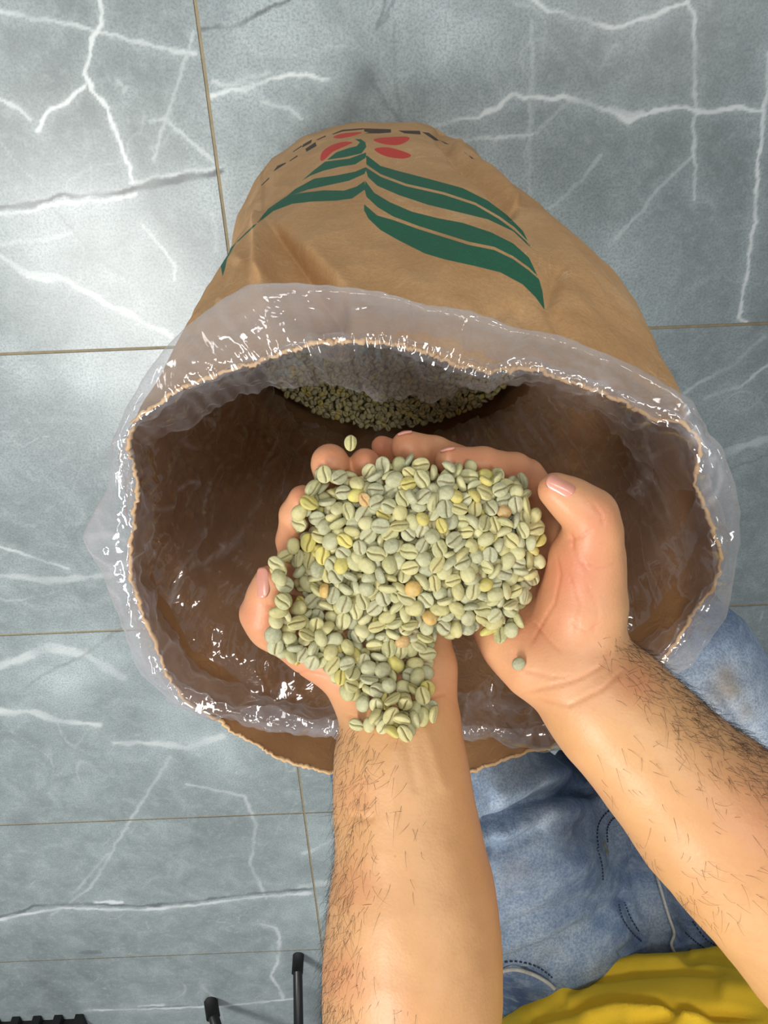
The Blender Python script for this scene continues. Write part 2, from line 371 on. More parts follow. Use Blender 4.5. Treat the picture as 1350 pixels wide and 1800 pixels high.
floor = link('floor', mesh_np('floor', [(-4, -5, -.012), (4, -5, -.012), (4, 2.5, -.012), (-4, 2.5, -.012)], [(0, 1, 2, 3)], False), None, kind='structure')
gm = mesh_np('grout', [(-4, -5, -.0022), (4, -5, -.0022), (4, 2.5, -.0022), (-4, 2.5, -.0022)], [(0, 1, 2, 3)], False)
floor.data.materials.append(GROUTMAT)
link('grout', gm, GROUTMAT, floor)
G = 0.0027
for ix in range(-3, 3):
    for iy in range(-6, 3):
        x0, y0 = GX + ix * TW, GY + iy * TH
        cx, cy, cdp = proj(np.array([(x0 + a * TW, y0 + c_ * TH, 0) for a in np.linspace(0, 1, 9) for c_ in np.linspace(0, 1, 9)]))
        vis = ((cx > -40) & (cx < 1390) & (cy > -40) & (cy < 1840) & (cdp > .3)).any()
        if not vis and not (-2 <= ix <= 1 and -5 <= iy <= 1): continue
        h = (0.0028 if y0 > -1.1 else 0.0042) if vis else 0.3
        nx, ny = max(int(TW / h), 3), max(int(TH / h), 3)
        xs = np.linspace(x0 + G, x0 + TW - G, nx); ys = np.linspace(y0 + G, y0 + TH - G, ny)
        X, Y = np.meshgrid(xs, ys, indexing='ij')
        # the body of the tile, with its side faces
        V = np.stack([X, Y, np.zeros_like(X)], -1).reshape(-1, 3); Q = grid_quads(nx, ny)
        rim = np.concatenate([np.arange(nx) * ny, (nx - 1) * ny + np.arange(1, ny), (np.arange(nx - 2, -1, -1)) * ny + ny - 1, np.arange(ny - 2, 0, -1)])
        R = V[rim].copy(); R[:, 2] = -.009
        n0 = len(V); nr = len(rim); k = np.arange(nr)
        Q = np.concatenate([Q, np.stack([rim[k], n0 + k, n0 + (k + 1) % nr, rim[(k + 1) % nr]], 1)])
        V = np.concatenate([V, R]); me = mesh_np('tile', V, Q, False)
        vein = np.zeros((len(V), 3))
        if vis:
            q3 = np.stack([V[:, 0], V[:, 1], np.zeros(len(V))], 1)
            jx = V[:, 0] + .0015 * noise(q3 * 260 + 9) + .0065 * noise(q3 * 38) + .003 * noise(q3 * 120); jy = V[:, 1] + .0065 * noise(q3 * 38 + 50) + .003 * noise(q3 * 120 + 70)
            wob = np.clip(1 + 1.3 * noise(q3 * 26 + 11), .25, 2.2); cut = np.clip(1.0 + 1.6 * noise(q3 * 14 + 31), .25, 1.25)
            for kd, wd, st, pts in VW:
                if pts[:, 0].max() < x0 - .05 or pts[:, 0].min() > x0 + TW + .05 or pts[:, 1].max() < y0 - .05 or pts[:, 1].min() > y0 + TH + .05: continue
                mk = (V[:, 0] > pts[:, 0].min() - .06) & (V[:, 0] < pts[:, 0].max() + .06) & (V[:, 1] > pts[:, 1].min() - .06) & (V[:, 1] < pts[:, 1].max() + .06)
                if not mk.any(): continue
                d, t = segdist(jx[mk], jy[mk], pts); ww = np.maximum(wd * wob[mk], h * .75); thin = np.minimum(1, .35 + .65 * wd / (h * .75))
                a = st * thin * cut[mk] * np.clip(1.7 - d / ww, 0, 1); ch = 0 if kd == 'w' else 1
                vein[mk, ch] = np.maximum(vein[mk, ch], a)
                if kd == 'w': vein[mk, 2] = np.maximum(vein[mk, 2], .28 * st * np.exp(-(d / (ww * 4 + .006)) ** 2))
            nz = 1 + 1.5 * fbm(q3 * 9 + 5, 3); tone = np.zeros(len(V))
            for (bx, by, r_, a_) in BW:
                g = np.exp(-((V[:, 0] - bx) ** 2 + (V[:, 1] - by) ** 2) / r_ ** 2) * a_ * np.clip(nz, .1, 2)
                if a_ > 0: vein[:, 2] += g
                elif a_ < -.55: vein[:, 1] += -g * .7
                else: tone += -g
            # a web of hairline veins everywhere
            rd = np.abs(noise(q3 * 4.3 + 3 + .25 * noise(q3 * 22)[:, None])); rd2 = np.abs(noise(q3 * np.array([7, 3, 1]) + 40))
            vein[:, 0] = np.maximum(vein[:, 0], .38 * np.clip(1 - rd / .006, 0, 1) * np.clip(noise(q3 * 3 + 8) * 3 + .2, 0, 1))
            vein[:, 0] = np.maximum(vein[:, 0], .30 * np.clip(1 - rd2 / .006, 0, 1) * np.clip(noise(q3 * 3 + 88) * 3 + .2, 0, 1))
        attr(me, 'vein', np.clip(vein, 0, 1)); attr(me, 'tone', np.clip(tone, 0, 1) if vis else vein[:, 0])
        o = link('tile', me, TILEMAT, floor)

# ------------------------------------------------------------------ kraft paper bag
mk_, nt, b = mat('kraft_paper', 0.72, spec=0.35)
co = coord(nt)
fib = noi(nt, mapping(nt, co, (1, 1, 1)), 420, 3, 0.7); blot = noi(nt, co, 9, 5, 0.6, 0.4); crk = noi(nt, co, 38, 5, 0.6, 1.5)
kb = ramp(nt, blot, [(0.3, srgb(190, 146, 98)), (0.55, srgb(210, 167, 118)), (0.75, srgb(222, 184, 138))])
kb = mix(nt, mth(nt, 'MULTIPLY', ramp(nt, fib, [(0.35, 0.0), (0.65, 1.0)]), 0.28), kb, srgb(160, 116, 72))
scf = N(nt, 'ShaderNodeTexWave'); 
crack = ramp(nt, mth(nt, 'ABSOLUTE', mth(nt, 'SUBTRACT', noi(nt, co, 30, 3, .5, 1.8), 0.5)), [(0.0, 1.0), (0.012, 0.0)])
kb = mix(nt, mth(nt, 'MULTIPLY', crack, mth(nt, 'MULTIPLY', ramp(nt, noi(nt, co, 8, 2), [(0.5, 0.0), (0.65, 1.0)]), 0.5)), kb, srgb(232, 204, 166))
def inkmask(name, soft):
    a = mth(nt, 'MULTIPLY', at(nt, name), -soft); return mth(nt, 'ADD', a, 0.5, True)
kb = mix(nt, inkmask('ink_green', 1.2), kb, mix(nt, fib, srgb(34, 92, 68), srgb(52, 116, 90)))
kb = mix(nt, inkmask('ink_red', 1.2), kb, mix(nt, fib, srgb(196, 56, 48), srgb(222, 84, 72)))
kb = mix(nt, mth(nt, 'MULTIPLY', inkmask('ink_black', 1.2), 0.92), kb, srgb(46, 40, 40))
geo_ = N(nt, 'ShaderNodeNewGeometry')        # inside face painted darker brown, standing in for shade within the sack
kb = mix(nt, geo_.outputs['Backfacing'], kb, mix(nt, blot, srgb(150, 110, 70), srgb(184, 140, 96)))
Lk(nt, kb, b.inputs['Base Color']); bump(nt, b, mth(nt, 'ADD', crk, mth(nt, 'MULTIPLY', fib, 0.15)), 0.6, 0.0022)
KRAFT = mk_

CX, CY = 710.0, 960.0
def loop(pts):
    """(px,py) loop around (CX,CY) -> radius as a function of angle"""
    a = np.array([math.atan2(CY - y, x - CX) % (2 * math.pi) for x, y in pts]); r = np.array([math.hypot(x - CX, y - CY) for x, y in pts])
    i = np.argsort(a); a, r = a[i], r[i]
    return lambda t: np.interp(np.mod(t, 2 * math.pi), np.concatenate([a - 2 * math.pi, a, a + 2 * math.pi]), np.concatenate([r, r, r]))
RIM = loop([(1262,960),(1262,1000),(1245,1040),(1212,1088),(1185,1128),(1140,1180),(1080,1240),(985,1298),(930,1318),(880,1340),(830,1358),(700,1366),(610,1358),(530,1345),(450,1310),(380,1264),(330,1230),(290,1180),
 (260,1120),(245,1060),(232,990),(240,930),(232,850),(222,785),(240,745),(290,712),(330,687),(380,665),(450,640),(500,616),(560,605),(640,604),(740,622),(800,648),(860,660),(920,646),(990,662),(1050,682),
 (1120,715),(1150,735),(1190,742),(1225,780),(1232,840),(1245,880)])
def rimz(t): return 0.842 + 0.016 * np.cos(t + math.pi / 2) + 0.008 * np.cos(t)
def rimpt(t, dr=0.0, dz=0.0):
    r = RIM(t) + dr; return PZ(CX + r * np.cos(t), CY - r * np.sin(t), rimz(t) + dz)
tb = np.concatenate([np.linspace(math.radians(8), math.radians(172), 560, endpoint=False), np.linspace(math.radians(172), math.radians(368), 200, endpoint=False)])
NS = 400
RINGS = [(0.0, .004, -.245, .150, .135), (.025, .004, -.247, .172, .150), (.10, .004, -.250, .186, .163), (.22, .006, -.254, .188, .168), (.38, .020, -.260, .192, .166), (.54, .028, -.266, .200, .160), (.68, .028, -.275, .204, .152)]
def ring(rz, t):
    z, x, y, a, bb = rz; c, s = np.cos(t), np.sin(t); e = 0.88
    return np.stack([x + a * np.sign(c) * np.abs(c) ** e, y + bb * np.sign(s) * np.abs(s) ** e, np.full(t.shape, z)], -1)
ctrl = [ring(r_, tb) for r_ in RINGS] + [rimpt(tb)]
zc = np.array([0, .03, .12, .27, .44, .62, .80, 1.0]); 
# Catmull through the rings (non-uniform spacing handled by a chord parameter)
def loft(ctrl, ns):
    ctrl = np.array(ctrl); K = len(ctrl); L = np.concatenate([[0], np.cumsum(np.linalg.norm(np.diff(ctrl, axis=0), axis=2).mean(1))])
    tang = np.zeros_like(ctrl)
    for k in range(K):
        a, c_ = max(k - 1, 0), min(k + 1, K - 1); tang[k] = (ctrl[c_] - ctrl[a]) / (L[c_] - L[a])
    out = []
    for s_ in np.linspace(0, L[-1], ns):
        k = min(np.searchsorted(L, s_, 'right') - 1, K - 2); hh = L[k + 1] - L[k]; u = (s_ - L[k]) / hh
        out.append((2*u**3-3*u**2+1) * ctrl[k] + (u**3-2*u**2+u) * hh * tang[k] + (-2*u**3+3*u**2) * ctrl[k+1] + (u**3-u**2) * hh * tang[k+1])
    return np.array(out), L
S, _ = loft(ctrl, NS)                       # [ns][nt]
V = S.reshape(-1, 3); Q = grid_quads(NS, len(tb), cv=True)
Nn = vnormals(V, Q)
cen = np.array([.01, -.26, 0]); outw = np.sign(((V - cen) * Nn)[:, :2].sum(1)); 
if outw.mean() < 0: Nn = -Nn; Q = Q[:, ::-1]
sv = np.repeat(np.linspace(0, 1, NS), len(tb)); tv = np.tile(tb, NS)
px, py, pd = proj(V)
fade = sst(1.0, .90, sv) * .8 + .2
disp = .0035 * fbm(V * np.array([9, 9, 5]), 3) + .0035 * fade * ridge(V * np.array([16, 16, 7]) + 3, 2)
disp += .009 * fbm(np.stack([V[:, 0] * 14, V[:, 1] * 14, V[:, 2] * 2.6], 1), 2) * sst(.05, .3, sv)      # long vertical buckles
def feat(poly, wd, amp):
    global disp
    d, t = segdist(px, py, poly); disp += np.where(back, amp * np.exp(-(d / wd) ** 2), 0)
back = (Nn @ (CAM - np.array([0, -.25, .4])) > 0) | True
back = ((V - CAM) * Nn).sum(1) < 0
feat([(466, 400), (470, 440), (466, 500)], 13, .010)                   # sharp fold beside the liner
feat([(560, 470), (610, 540)], 30, .004)
feat([(770, 245), (800, 285), (850, 330), (900, 370)], 9, -.009)
feat([(800, 265), (850, 305), (905, 355)], 8, .008)
feat([(860, 560), (900, 540), (960, 600)], 14, -.003)
feat([(980, 480), (960, 540), (1000, 600)], 12, -.004)
feat([(350, 600), (375, 540), (420, 480)], 12, -.004)
feat([(400, 540), (430, 470)], 10, .003)
dxx = px - (466 + (py - 400) * .05); up_ = sst(388, 430, py) * sst(600, 520, py)       # creased dent, steep on its left side
wtri = np.clip(py - 395, 5, 130) * .92; qd = dxx / wtri; disp += np.where(back & (qd > 0), -.030 * sst(0, .12, qd) ** 0 * np.where(qd < 1, qd, np.exp(-((qd - 1) * wtri / 16) ** 2)) * np.clip(wtri / 90, 0, 1), 0) * sst(600, 540, py)
disp += np.where(back, .005 * np.exp(-(dxx / 14) ** 2), 0) * up_
V = V + Nn * disp[:, None]
V[:, 2] = np.maximum(V[:, 2], .0005)
V[sv > .999] += (rng.normal(size=(len(tb), 3)) * .0005 + .002 * noise(np.stack([np.cos(tb) * 12, np.sin(tb) * 12, tb * 0], 1))[:, None])
me = mesh_np('paper_body', V, Q)
px, py, pd = proj(V); front = ((V - CAM) * vnormals(V, Q)).sum(1) < 0
def A(pts, s_=1.8, ox=280, oy=200): return [(ox + x / s_, oy + y / s_) for x, y in pts]
GREEN = [A([(655,130),(700,165),(760,182),(850,205),(960,235),(1040,275),(1100,320),(1150,370),(1178,425),(1165,402),(1125,360),(1075,324),(1000,281),(900,248),(780,221),(700,191),(655,160)]),
 A([(652,168),(700,199),(780,229),(900,256),(1000,289),(1075,333),(1125,370),(1160,402),(1178,427),(1120,372),(1040,334),(950,312),(850,288),(760,258),(690,228),(660,200)]),
 A([(652,212),(680,250),(730,280),(800,310),(880,330),(960,345),(1050,375),(1120,410),(1170,455),(1198,515),(1170,487),(1120,451),(1060,421),(980,405),(900,380),(820,355),(740,325),(690,295),(655,262),(650,240)]),
 A([(648,286),(690,322),(740,336),(820,365),(900,390),(980,415),(1060,431),(1120,460),(1170,496),(1202,524),(1212,560),(1220,622),(1190,580),(1150,540),(1080,502),(1000,482),(900,460),(840,442),(760,402),(700,368),(662,332),(648,306)]),
 A([(618,80),(638,80),(652,90),(655,105),(640,125),(590,137),(530,146),(560,122),(600,108),(625,102),(635,90)]),
 A([(655,122),(652,140),(620,160),(570,168),(520,180),(480,195),(450,212),(490,178),(525,151),(600,142),(630,131)]),
 A([(655,168),(650,190),(600,212),(540,225),(470,240),(425,256),(385,276),(430,238),(490,205),(560,195),(620,183)]),
 A([(650,212),(650,240),(610,268),(560,275),(480,278),(420,285),(360,308),(295,360),(345,300),(400,262),(445,251),(520,242),(585,243),(625,230)]),
 A([(245,405),(228,422),(205,442),(194,478),(200,516),(208,490),(214,460),(232,428)]), A([(300,350),(245,404),(243,407),(250,404),(304,354)])]
RED = [A([(510,146),(515,122),(540,102),(580,89),(612,90),(590,102),(550,120),(522,146)]), A([(550,74),(580,62),(640,58),(620,68),(575,78)]),
 A([(678,84),(700,76),(780,72),(790,82),(760,98),(715,97)]), A([(680,112),(720,106),(770,118),(797,132),(770,142),(715,134)])]
c2 = lambda p: A(p, 5.4, 430, 210); c3 = lambda p: A(p, 4.22, 640, 210)
BLACK = [c2([(545,268),(552,238),(640,188),(632,222)]), c2([(585,308),(578,278),(672,213),(684,252)]), c2([(680,192),(770,150),(772,162),(690,198)]), c2([(455,306),(540,246),(546,256),(462,310)]),
 c2([(425,392),(500,338),(505,350),(430,398)]), c2([(270,495),(310,440),(390,408),(392,418),(290,485)]), c2([(152,628),(230,550),(236,560),(165,628)]), c2([(830,138),(930,97),(1130,82),(1128,95),(930,114),(840,143)]),
 c2([(1140,132),(1280,95),(1350,97),(1352,120),(1250,132)]), c3([(0,66),(200,72),(200,97),(100,104),(0,90)]), c3([(250,82),(415,84),(420,112),(300,103)]), c3([(428,92),(480,98),(560,158),(525,156)]), c3([(556,150),(645,190),(600,180)]), c3([(730,232),(825,297),(800,292)])]
for nm, polys in (('ink_green', GREEN), ('ink_red', RED), ('ink_black', BLACK)):
    s_ = np.full(len(V), 20.0); allp = np.array([p for q in polys for p in q])
    mk = front & (px > allp[:, 0].min() - 15) & (px < allp[:, 0].max() + 15) & (py > allp[:, 1].min() - 15) & (py < allp[:, 1].max() + 15)
    X, Y = px[mk], py[mk]; cur = s_[mk]
    for q in polys:
        if nm == 'ink_red': q = catmull(q, 5, True)
        cur = np.minimum(cur, polysdf(X, Y, [tuple(z_) for z_ in q]))
    s_[mk] = cur; attr(me, nm, s_)
bag = thing('coffee_sack', 'tall open kraft paper sack printed with green leaves and red cherries', 'sack', (0.01, -.25, 0))
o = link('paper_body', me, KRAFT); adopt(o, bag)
BAGV = V.reshape(NS, len(tb), 3)
# bottom
bt = BAGV[0]; cb = bt.mean(0) + np.array([0, 0, .001]); n_ = len(bt)
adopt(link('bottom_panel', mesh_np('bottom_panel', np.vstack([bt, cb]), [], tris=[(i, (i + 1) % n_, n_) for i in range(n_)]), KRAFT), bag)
# torn, thicker edge of the mouth: several plies
me_, nt, b = mat('torn_paper_edge', 0.9)
Lk(nt, mix(nt, noi(nt, coord(nt), 160, 3), srgb(196, 152, 102), srgb(232, 200, 156)), b.inputs['Base Color'])
TORN = me_
tt = np.linspace(0, 2 * math.pi, 700, endpoint=False)
e0 = np.stack([np.interp(tt, np.concatenate([tb - 2 * math.pi, tb, tb + 2 * math.pi]), np.tile(BAGV[-1][:, k], 3)) for k in range(3)], 1)
rad = .0009 + .0015 * np.clip(noise(np.stack([np.cos(tt) * 26, np.sin(tt) * 26, tt * 0], 1)) + .3, 0, 1)
pts = np.vstack([e0, e0[:1]]) + np.vstack([rng.normal(size=(700, 3)) * .0004, np.zeros((1, 3))])
Vt, Qt, Tt = tube(pts, np.append(rad, rad[0]), 6, False)
adopt(link('torn_edge', mesh_np('torn_edge', Vt, Qt), TORN), bag)

# ------------------------------------------------------------------ plastic liner
ml = bpy.data.materials.new('clear_plastic_film'); ml.use_nodes = True; nt = ml.node_tree; nt.nodes.clear()
out = N(nt, 'ShaderNodeOutputMaterial'); co = coord(nt)
tr = N(nt, 'ShaderNodeBsdfTransparent'); tr.inputs[0].default_value = (0.97, 0.97, 0.98, 1)
gl = N(nt, 'ShaderNodeBsdfGlossy'); gl.inputs['Roughness'].default_value = 0.07; gl.inputs[0].default_value = (1, 1, 1, 1)
df = N(nt, 'ShaderNodeBsdfDiffuse'); df.inputs[0].default_value = (0.86, 0.86, 0.90, 1)
tl = N(nt, 'ShaderNodeBsdfTranslucent'); tl.inputs[0].default_value = (0.86, 0.86, 0.90, 1)
bp = N(nt, 'ShaderNodeBump'); bp.inputs['Strength'].default_value = 0.9; bp.inputs['Distance'].default_value = 0.0026
hg = mth(nt, 'ADD', mth(nt, 'ABSOLUTE', mth(nt, 'SUBTRACT', noi(nt, co, 26, 3, .5, 1.2), .5)), mth(nt, 'MULTIPLY', noi(nt, co, 80, 2), .22))
Lk(nt, hg, bp.inputs['Height']); Lk(nt, bp.outputs[0], gl.inputs['Normal'])
dm = N(nt, 'ShaderNodeMixShader'); dm.inputs[0].default_value = .5; Lk(nt, df.outputs[0], dm.inputs[1]); Lk(nt, tl.outputs[0], dm.inputs[2])
lw = N(nt, 'ShaderNodeLayerWeight'); lw.inputs['Blend'].default_value = 0.35
m1 = N(nt, 'ShaderNodeMixShader'); Lk(nt, tr.outputs[0], m1.inputs[1]); Lk(nt, dm.outputs[0], m1.inputs[2])
Lk(nt, mth(nt, 'ADD', mth(nt, 'MULTIPLY', lw.outputs['Facing'], 0.13), mth(nt, 'MULTIPLY', at(nt, 'haze'), 1.0), True), m1.inputs[0])
fr = N(nt, 'ShaderNodeLayerWeight'); fr.inputs['Blend'].default_value = .5; Lk(nt, bp.outputs[0], fr.inputs['Normal'])
m2 = N(nt, 'ShaderNodeMixShader'); Lk(nt, m1.outputs[0], m2.inputs[1]); Lk(nt, gl.outputs[0], m2.inputs[2])
Lk(nt, mth(nt, 'ADD', mth(nt, 'MULTIPLY', mth(nt, 'POWER', fr.outputs['Facing'], 4.0), 0.30), 0.085, True), m2.inputs[0]); Lk(nt, m2.outputs[0], out.inputs[0])
FILM = ml
OUTL = loop([(1293,900),(1288,850),(1265,790),(1240,765),(1215,705),(1170,680),(1050,622),(900,578),(750,540),(600,508),(520,503),(440,505),(370,548),(300,610),(240,690),(200,780),(190,860),(147,945),(185,1010),(215,1090),(240,1165),(262,1195),(340,1240),
 (450,1262),(600,1286),(760,1292),(860,1290),(985,1302),(1060,1270),(1110,1215),(1160,1196),(1215,1170),(1240,1130),(1272,1085),(1283,1040),(1293,970)])
INL = loop([(1215,905),(1240,865),(1150,812),(1080,752),(1000,690),(930,645),(830,668),(760,690),(700,690),(620,672),(560,660),(490,655),(400,690),(330,732),(260,762),(228,782),(232,870),(238,960),(262,1050),(300,1130),(350,1185),(450,1238),(600,1252),(790,1226),(860,1214),(1000,1232),(1090,1160),(1230,1080),(1200,1030),(1196,960)])
TL = np.linspace(0, 2 * math.pi, 760, endpoint=False)
ct_, st_ = np.cos(TL), np.sin(TL)
def lp(r, z): return PZ(CX + r * ct_, CY - r * st_, z)
rR, rC, rA = RIM(TL), OUTL(TL), INL(TL)
k3 = np.ones(9) / 9
sm = lambda a: np.convolve(np.concatenate([a[-4:], a, a[:4]]), k3, 'valid')
zR = rimz(TL); bk = np.clip(st_, 0, 1); frn = sst(.0, -.5, st_)
rB = np.minimum(sm(rR) + 4, rC - 8) ; rD = rB - 3
zC = zR - .030 * bk + .004 - .02 * frn
zz = lambda k: .012 * noise(np.stack([ct_ * 3 + k * 7, st_ * 3, ct_ * 0 + k], 1))
rA = np.minimum(rA, rB - 16)
inn = []
def bagring(row):
    q = BAGV[row]; q = np.stack([np.interp(TL, np.concatenate([tb - 2 * math.pi, tb, tb + 2 * math.pi]), np.tile(q[:, k], 3)) for k in range(3)], 1)
    ker = np.ones(15) / 15
    return np.stack([np.convolve(np.concatenate([q[-7:, k], q[:, k], q[:7, k]]), ker, 'valid') for k in range(3)], 1)
for row, sh in ((int(NS * .92), .011), (int(NS * .82), .016), (int(NS * .70), .020), (int(NS * .60), .022), (int(NS * .52), .022)):
    q = bagring(row); c_ = q.mean(0); rr_ = np.linalg.norm(q[:, :2] - c_[:2], axis=1)
    wv = sh + .010 * np.abs(noise(np.stack([ct_ * 4 + row, st_ * 4, ct_ * 0 + row * .05], 1)))
    q[:, :2] = c_[:2] + (q[:, :2] - c_[:2]) * (1 - wv / rr_)[:, None]; inn.append(q)
film_ctrl = [lp(rA, zR - .022 - .012 * bk + zz(1) * .5), lp((rA + rB) / 2, zR - .004 + zz(2) * .5), lp(rB, zR + .010), lp((rB * .5 + rC * .5), zR * .5 + zC * .5 + .008 + zz(3) * .4), lp(rC, zC), lp((rB * .6 + rC * .4), zR * .6 + zC * .4 - .001),
             lp(rD, zR + .004), lp(rD - 14, zR - .022)] + inn
FS, FL = loft(film_ctrl, 200)
V = FS.reshape(-1, 3); Q = grid_quads(200, len(TL), cv=True); Nn = vnormals(V, Q)
sv = np.repeat(np.linspace(0, 1, 200), len(TL)); tv = np.tile(TL, 200)
ap = np.where(sv < .45, 1.0, 1.3)
wr = ridge(V * 24 + 5, 3) * .0030 + np.abs(noise(V * 13 + 31)) * .012 - .003 - np.abs(noise(V * 36 + 71)) * .0055 + np.abs(noise(V * np.array([20, 20, 8]) + 11)) * .008
uvw = np.stack([np.cos(tv) * 5, np.sin(tv) * 5, sv * 34 + .8 * noise(V * 12)], 1)
wr += .0024 * ridge(uvw, 2) * sst(FL[8] / FL[-1], FL[6] / FL[-1], sv) + .0022 * ridge(np.stack([np.cos(tv) * 9, np.sin(tv) * 9, sv * 9 + 4], 1), 1)
wr += .004 * noise(np.stack([np.cos(tv) * 22, np.sin(tv) * 22, sv * 3], 1))
edge = np.exp(-((sv - FL[4] / FL[-1]) / .03) ** 2)
cen_ = V.reshape(200, -1, 3).mean(1).repeat(len(TL), 0); inwd = np.sign(((cen_ - V) * Nn)[:, :2].sum(1))
deep = sst(FL[7] / FL[-1], FL[8] / FL[-1], sv); wr = np.where(deep > 0, (1 - deep) * wr + deep * inwd * np.abs(wr) * 1.4, wr)
V = V + Nn * (wr * ap * (1 - .8 * edge))[:, None]
me = mesh_np('plastic_liner', V, Q)
st3 = V * np.array([11, 11, 5]) + .6 * noise(V * 6)[:, None]
haze = .02 + .42 * np.clip(1 - np.abs(noise(st3)) / .03, 0, 1) * np.clip(noise(V * 9 + 9) * 3, 0, 1) + .34 * np.clip(1 - np.abs(noise(st3 * 1.9 + 30)) / .04, 0, 1) * np.clip(noise(V * 8 + 19) * 3, 0, 1) + .10 * np.clip(noise(V * 7 + 4) * 2, 0, 1)
haze += np.where(sv < FL[7] / FL[-1], .035, 0) + .10 * np.exp(-((sv - .0) / .006) ** 2) + .14 * edge
attr(me, 'haze', np.clip(haze, 0, .6))
liner = link('plastic_liner', me, FILM); adopt(liner, bag); liner['label'] = 'clear crinkled plastic liner folded out over the mouth'

# ------------------------------------------------------------------ the person: arms and hands
hx = .0014
Lf = Field(C3(405, 740, .44) - [.02, .01, .085], [C3(905, 0, .47)[0], C3(0, 2160, .47)[1], .60], hx)
Rf = Field([C3(640, 0, .47)[0], C3(0, 740, .45)[1], .36], [C3(1720, 0, .49)[0], C3(0, 2040, .49)[1], .60], hx)
# hand on the left of the picture
chain(Lf, [(760, 2330, .56, 150), (728, 1990, .47, 138), (722, 1850, .445, 139), (724, 1740, .435, 142), (726, 1640, .43, 137), (724, 1540, .428, 122), (716, 1430, .428, 104), (706, 1330, .43, 95), (704, 1262, .432, 90)], .02)
Lf.cone(C3(640, 1425, .43), C3(640, 1330, .432), 30 / F * .43, 24 / F * .43, .02)
chain(Lf, [(680, 1262, .438, 62), (640, 1180, .44, 62), (560, 1128, .435, 54), (483, 1092, .425, 46)], .014)         # thenar
chain(Lf, [(740, 1240, .438, 55), (752, 1175, .44, 42), (748, 1080, .452, 38), (742, 1010, .458, 34)], .014)         # outer edge of the palm
chain(Lf, [(700, 1240, .444, 60), (690, 1150, .458, 50), (680, 1050, .465, 44)], .014)
chain(Lf, [(660, 1200, .446, 60), (620, 1110, .458, 52), (600, 1030, .462, 44)], .014)
chain(Lf, [(600, 1130, .45, 55), (560, 1050, .457, 42), (550, 1010, .455, 36)], .014)
chain(Lf, [(486, 1092, .422, 42), (467, 1075, .415, 38), (470, 1045, .408, 31), (474, 1019, .405, 26)], .006, .012)                      # thumb
Lf.cone(C3(443, 1080, .415), C3(462, 1084, .417), 15 / F * .415, 26 / F * .415, .005)
chain(Lf, [(552, 1040, .452, 34), (521, 985, .440, 31), (516, 950, .430, 29), (518, 905, .418, 26), (531, 877, .410, 25)], .003, .010)      # index
chain(Lf, [(605, 1020, .462, 34), (592, 930, .452, 32), (586, 870, .432, 30), (580, 818, .415, 31), (580, 812, .412, 31.5)], .003, .010)    # middle
chain(Lf, [(665, 1020, .466, 33), (656, 930, .456, 30), (648, 870, .436, 28), (642, 815, .418, 27)], .003, .010)                            # ring
chain(Lf, [(725, 1040, .465, 30), (715, 960, .460, 26), (700, 900, .445, 23), (692, 860, .436, 21)], .003, .010)                            # little
# hand on the right
chain(Rf, [(1840, 2150, .62, 150), (1560, 1800, .475, 138), (1450, 1650, .455, 141), (1375, 1555, .445, 141), (1300, 1480, .438, 134), (1235, 1411, .433, 126), (1150, 1325, .428, 107), (1066, 1241, .426, 93), (1012, 1184, .428, 88)], .02)
Rf.cone(C3(1108, 1205, .425), C3(1150, 1240, .428), 42 / F * .42, 34 / F * .42, .02)
chain(Rf, [(1020, 1120, .428, 72), (1025, 1060, .422, 68), (1032, 985, .415, 58)], .012)                                                    # thenar
chain(Rf, [(1000, 1150, .432, 70), (940, 1150, .438, 62), (895, 1120, .444, 46), (868, 1100, .450, 34)], .014)                               # heel and outer edge
chain(Rf, [(960, 1110, .446, 60), (900, 1040, .462, 45), (860, 980, .472, 40)], .014)
chain(Rf, [(990, 1060, .448, 60), (950, 980, .462, 45), (930, 930, .462, 40)], .014)
chain(Rf, [(1020, 1000, .440, 52), (1000, 930, .450, 42), (985, 900, .450, 36)], .012)
chain(Rf, [(1032, 985, .414, 56), (1044, 930, .404, 44), (1036, 902, .400, 41), (1005, 880, .397, 35), (976, 861, .395, 31)], .007, .012)   # thumb
chain(Rf, [(980, 905, .452, 34), (925, 838, .440, 31), (905, 826, .434, 30), (850, 814, .424, 27), (788, 809, .416, 25)], .003, .010)        # index
Rf.cone(C3(1060, 897, .400), C3(1050, 905, .402), 15 / F * .40, 24 / F * .40, .006)
chain(Rf, [(930, 920, .465, 34), (860, 850, .458, 32), (830, 822, .450, 30), (765, 795, .436, 28), (716, 785, .426, 30)], .003, .010)        # middle
chain(Rf, [(890, 960, .474, 32), (810, 880, .472, 29), (745, 815, .458, 24), (672, 785, .446, 19)], .003, .010)                              # ring
chain(Rf, [(865, 1000, .478, 28), (790, 930, .478, 25), (735, 880, .470, 20)], .003, .010)                                                    # little
parts = []
for fl in (Lf, Rf):
    V, Q = fl.mesh(2); parts.append((V, Q, []))
VA, QA, _ = join_parts(parts)
if True:                                          # orient outwards
    n_ = vnormals(VA, QA)
    mid_ = C3(724, 1640, .43); sel = np.linalg.norm(VA - mid_, axis=1) < .06
    if ((VA[sel] - mid_) * n_[sel]).sum() < 0: QA = QA[:, ::-1]
na = vnormals(VA, QA)
X, Y = 675 + F * VA[:, 0] / VA[:, 2], 900 + F * VA[:, 1] / VA[:, 2]
facing = na[:, 2] < .25; dsp = np.zeros(len(VA)); red = np.zeros(len(VA)); isR = np.arange(len(VA)) >= len(parts[0][0])
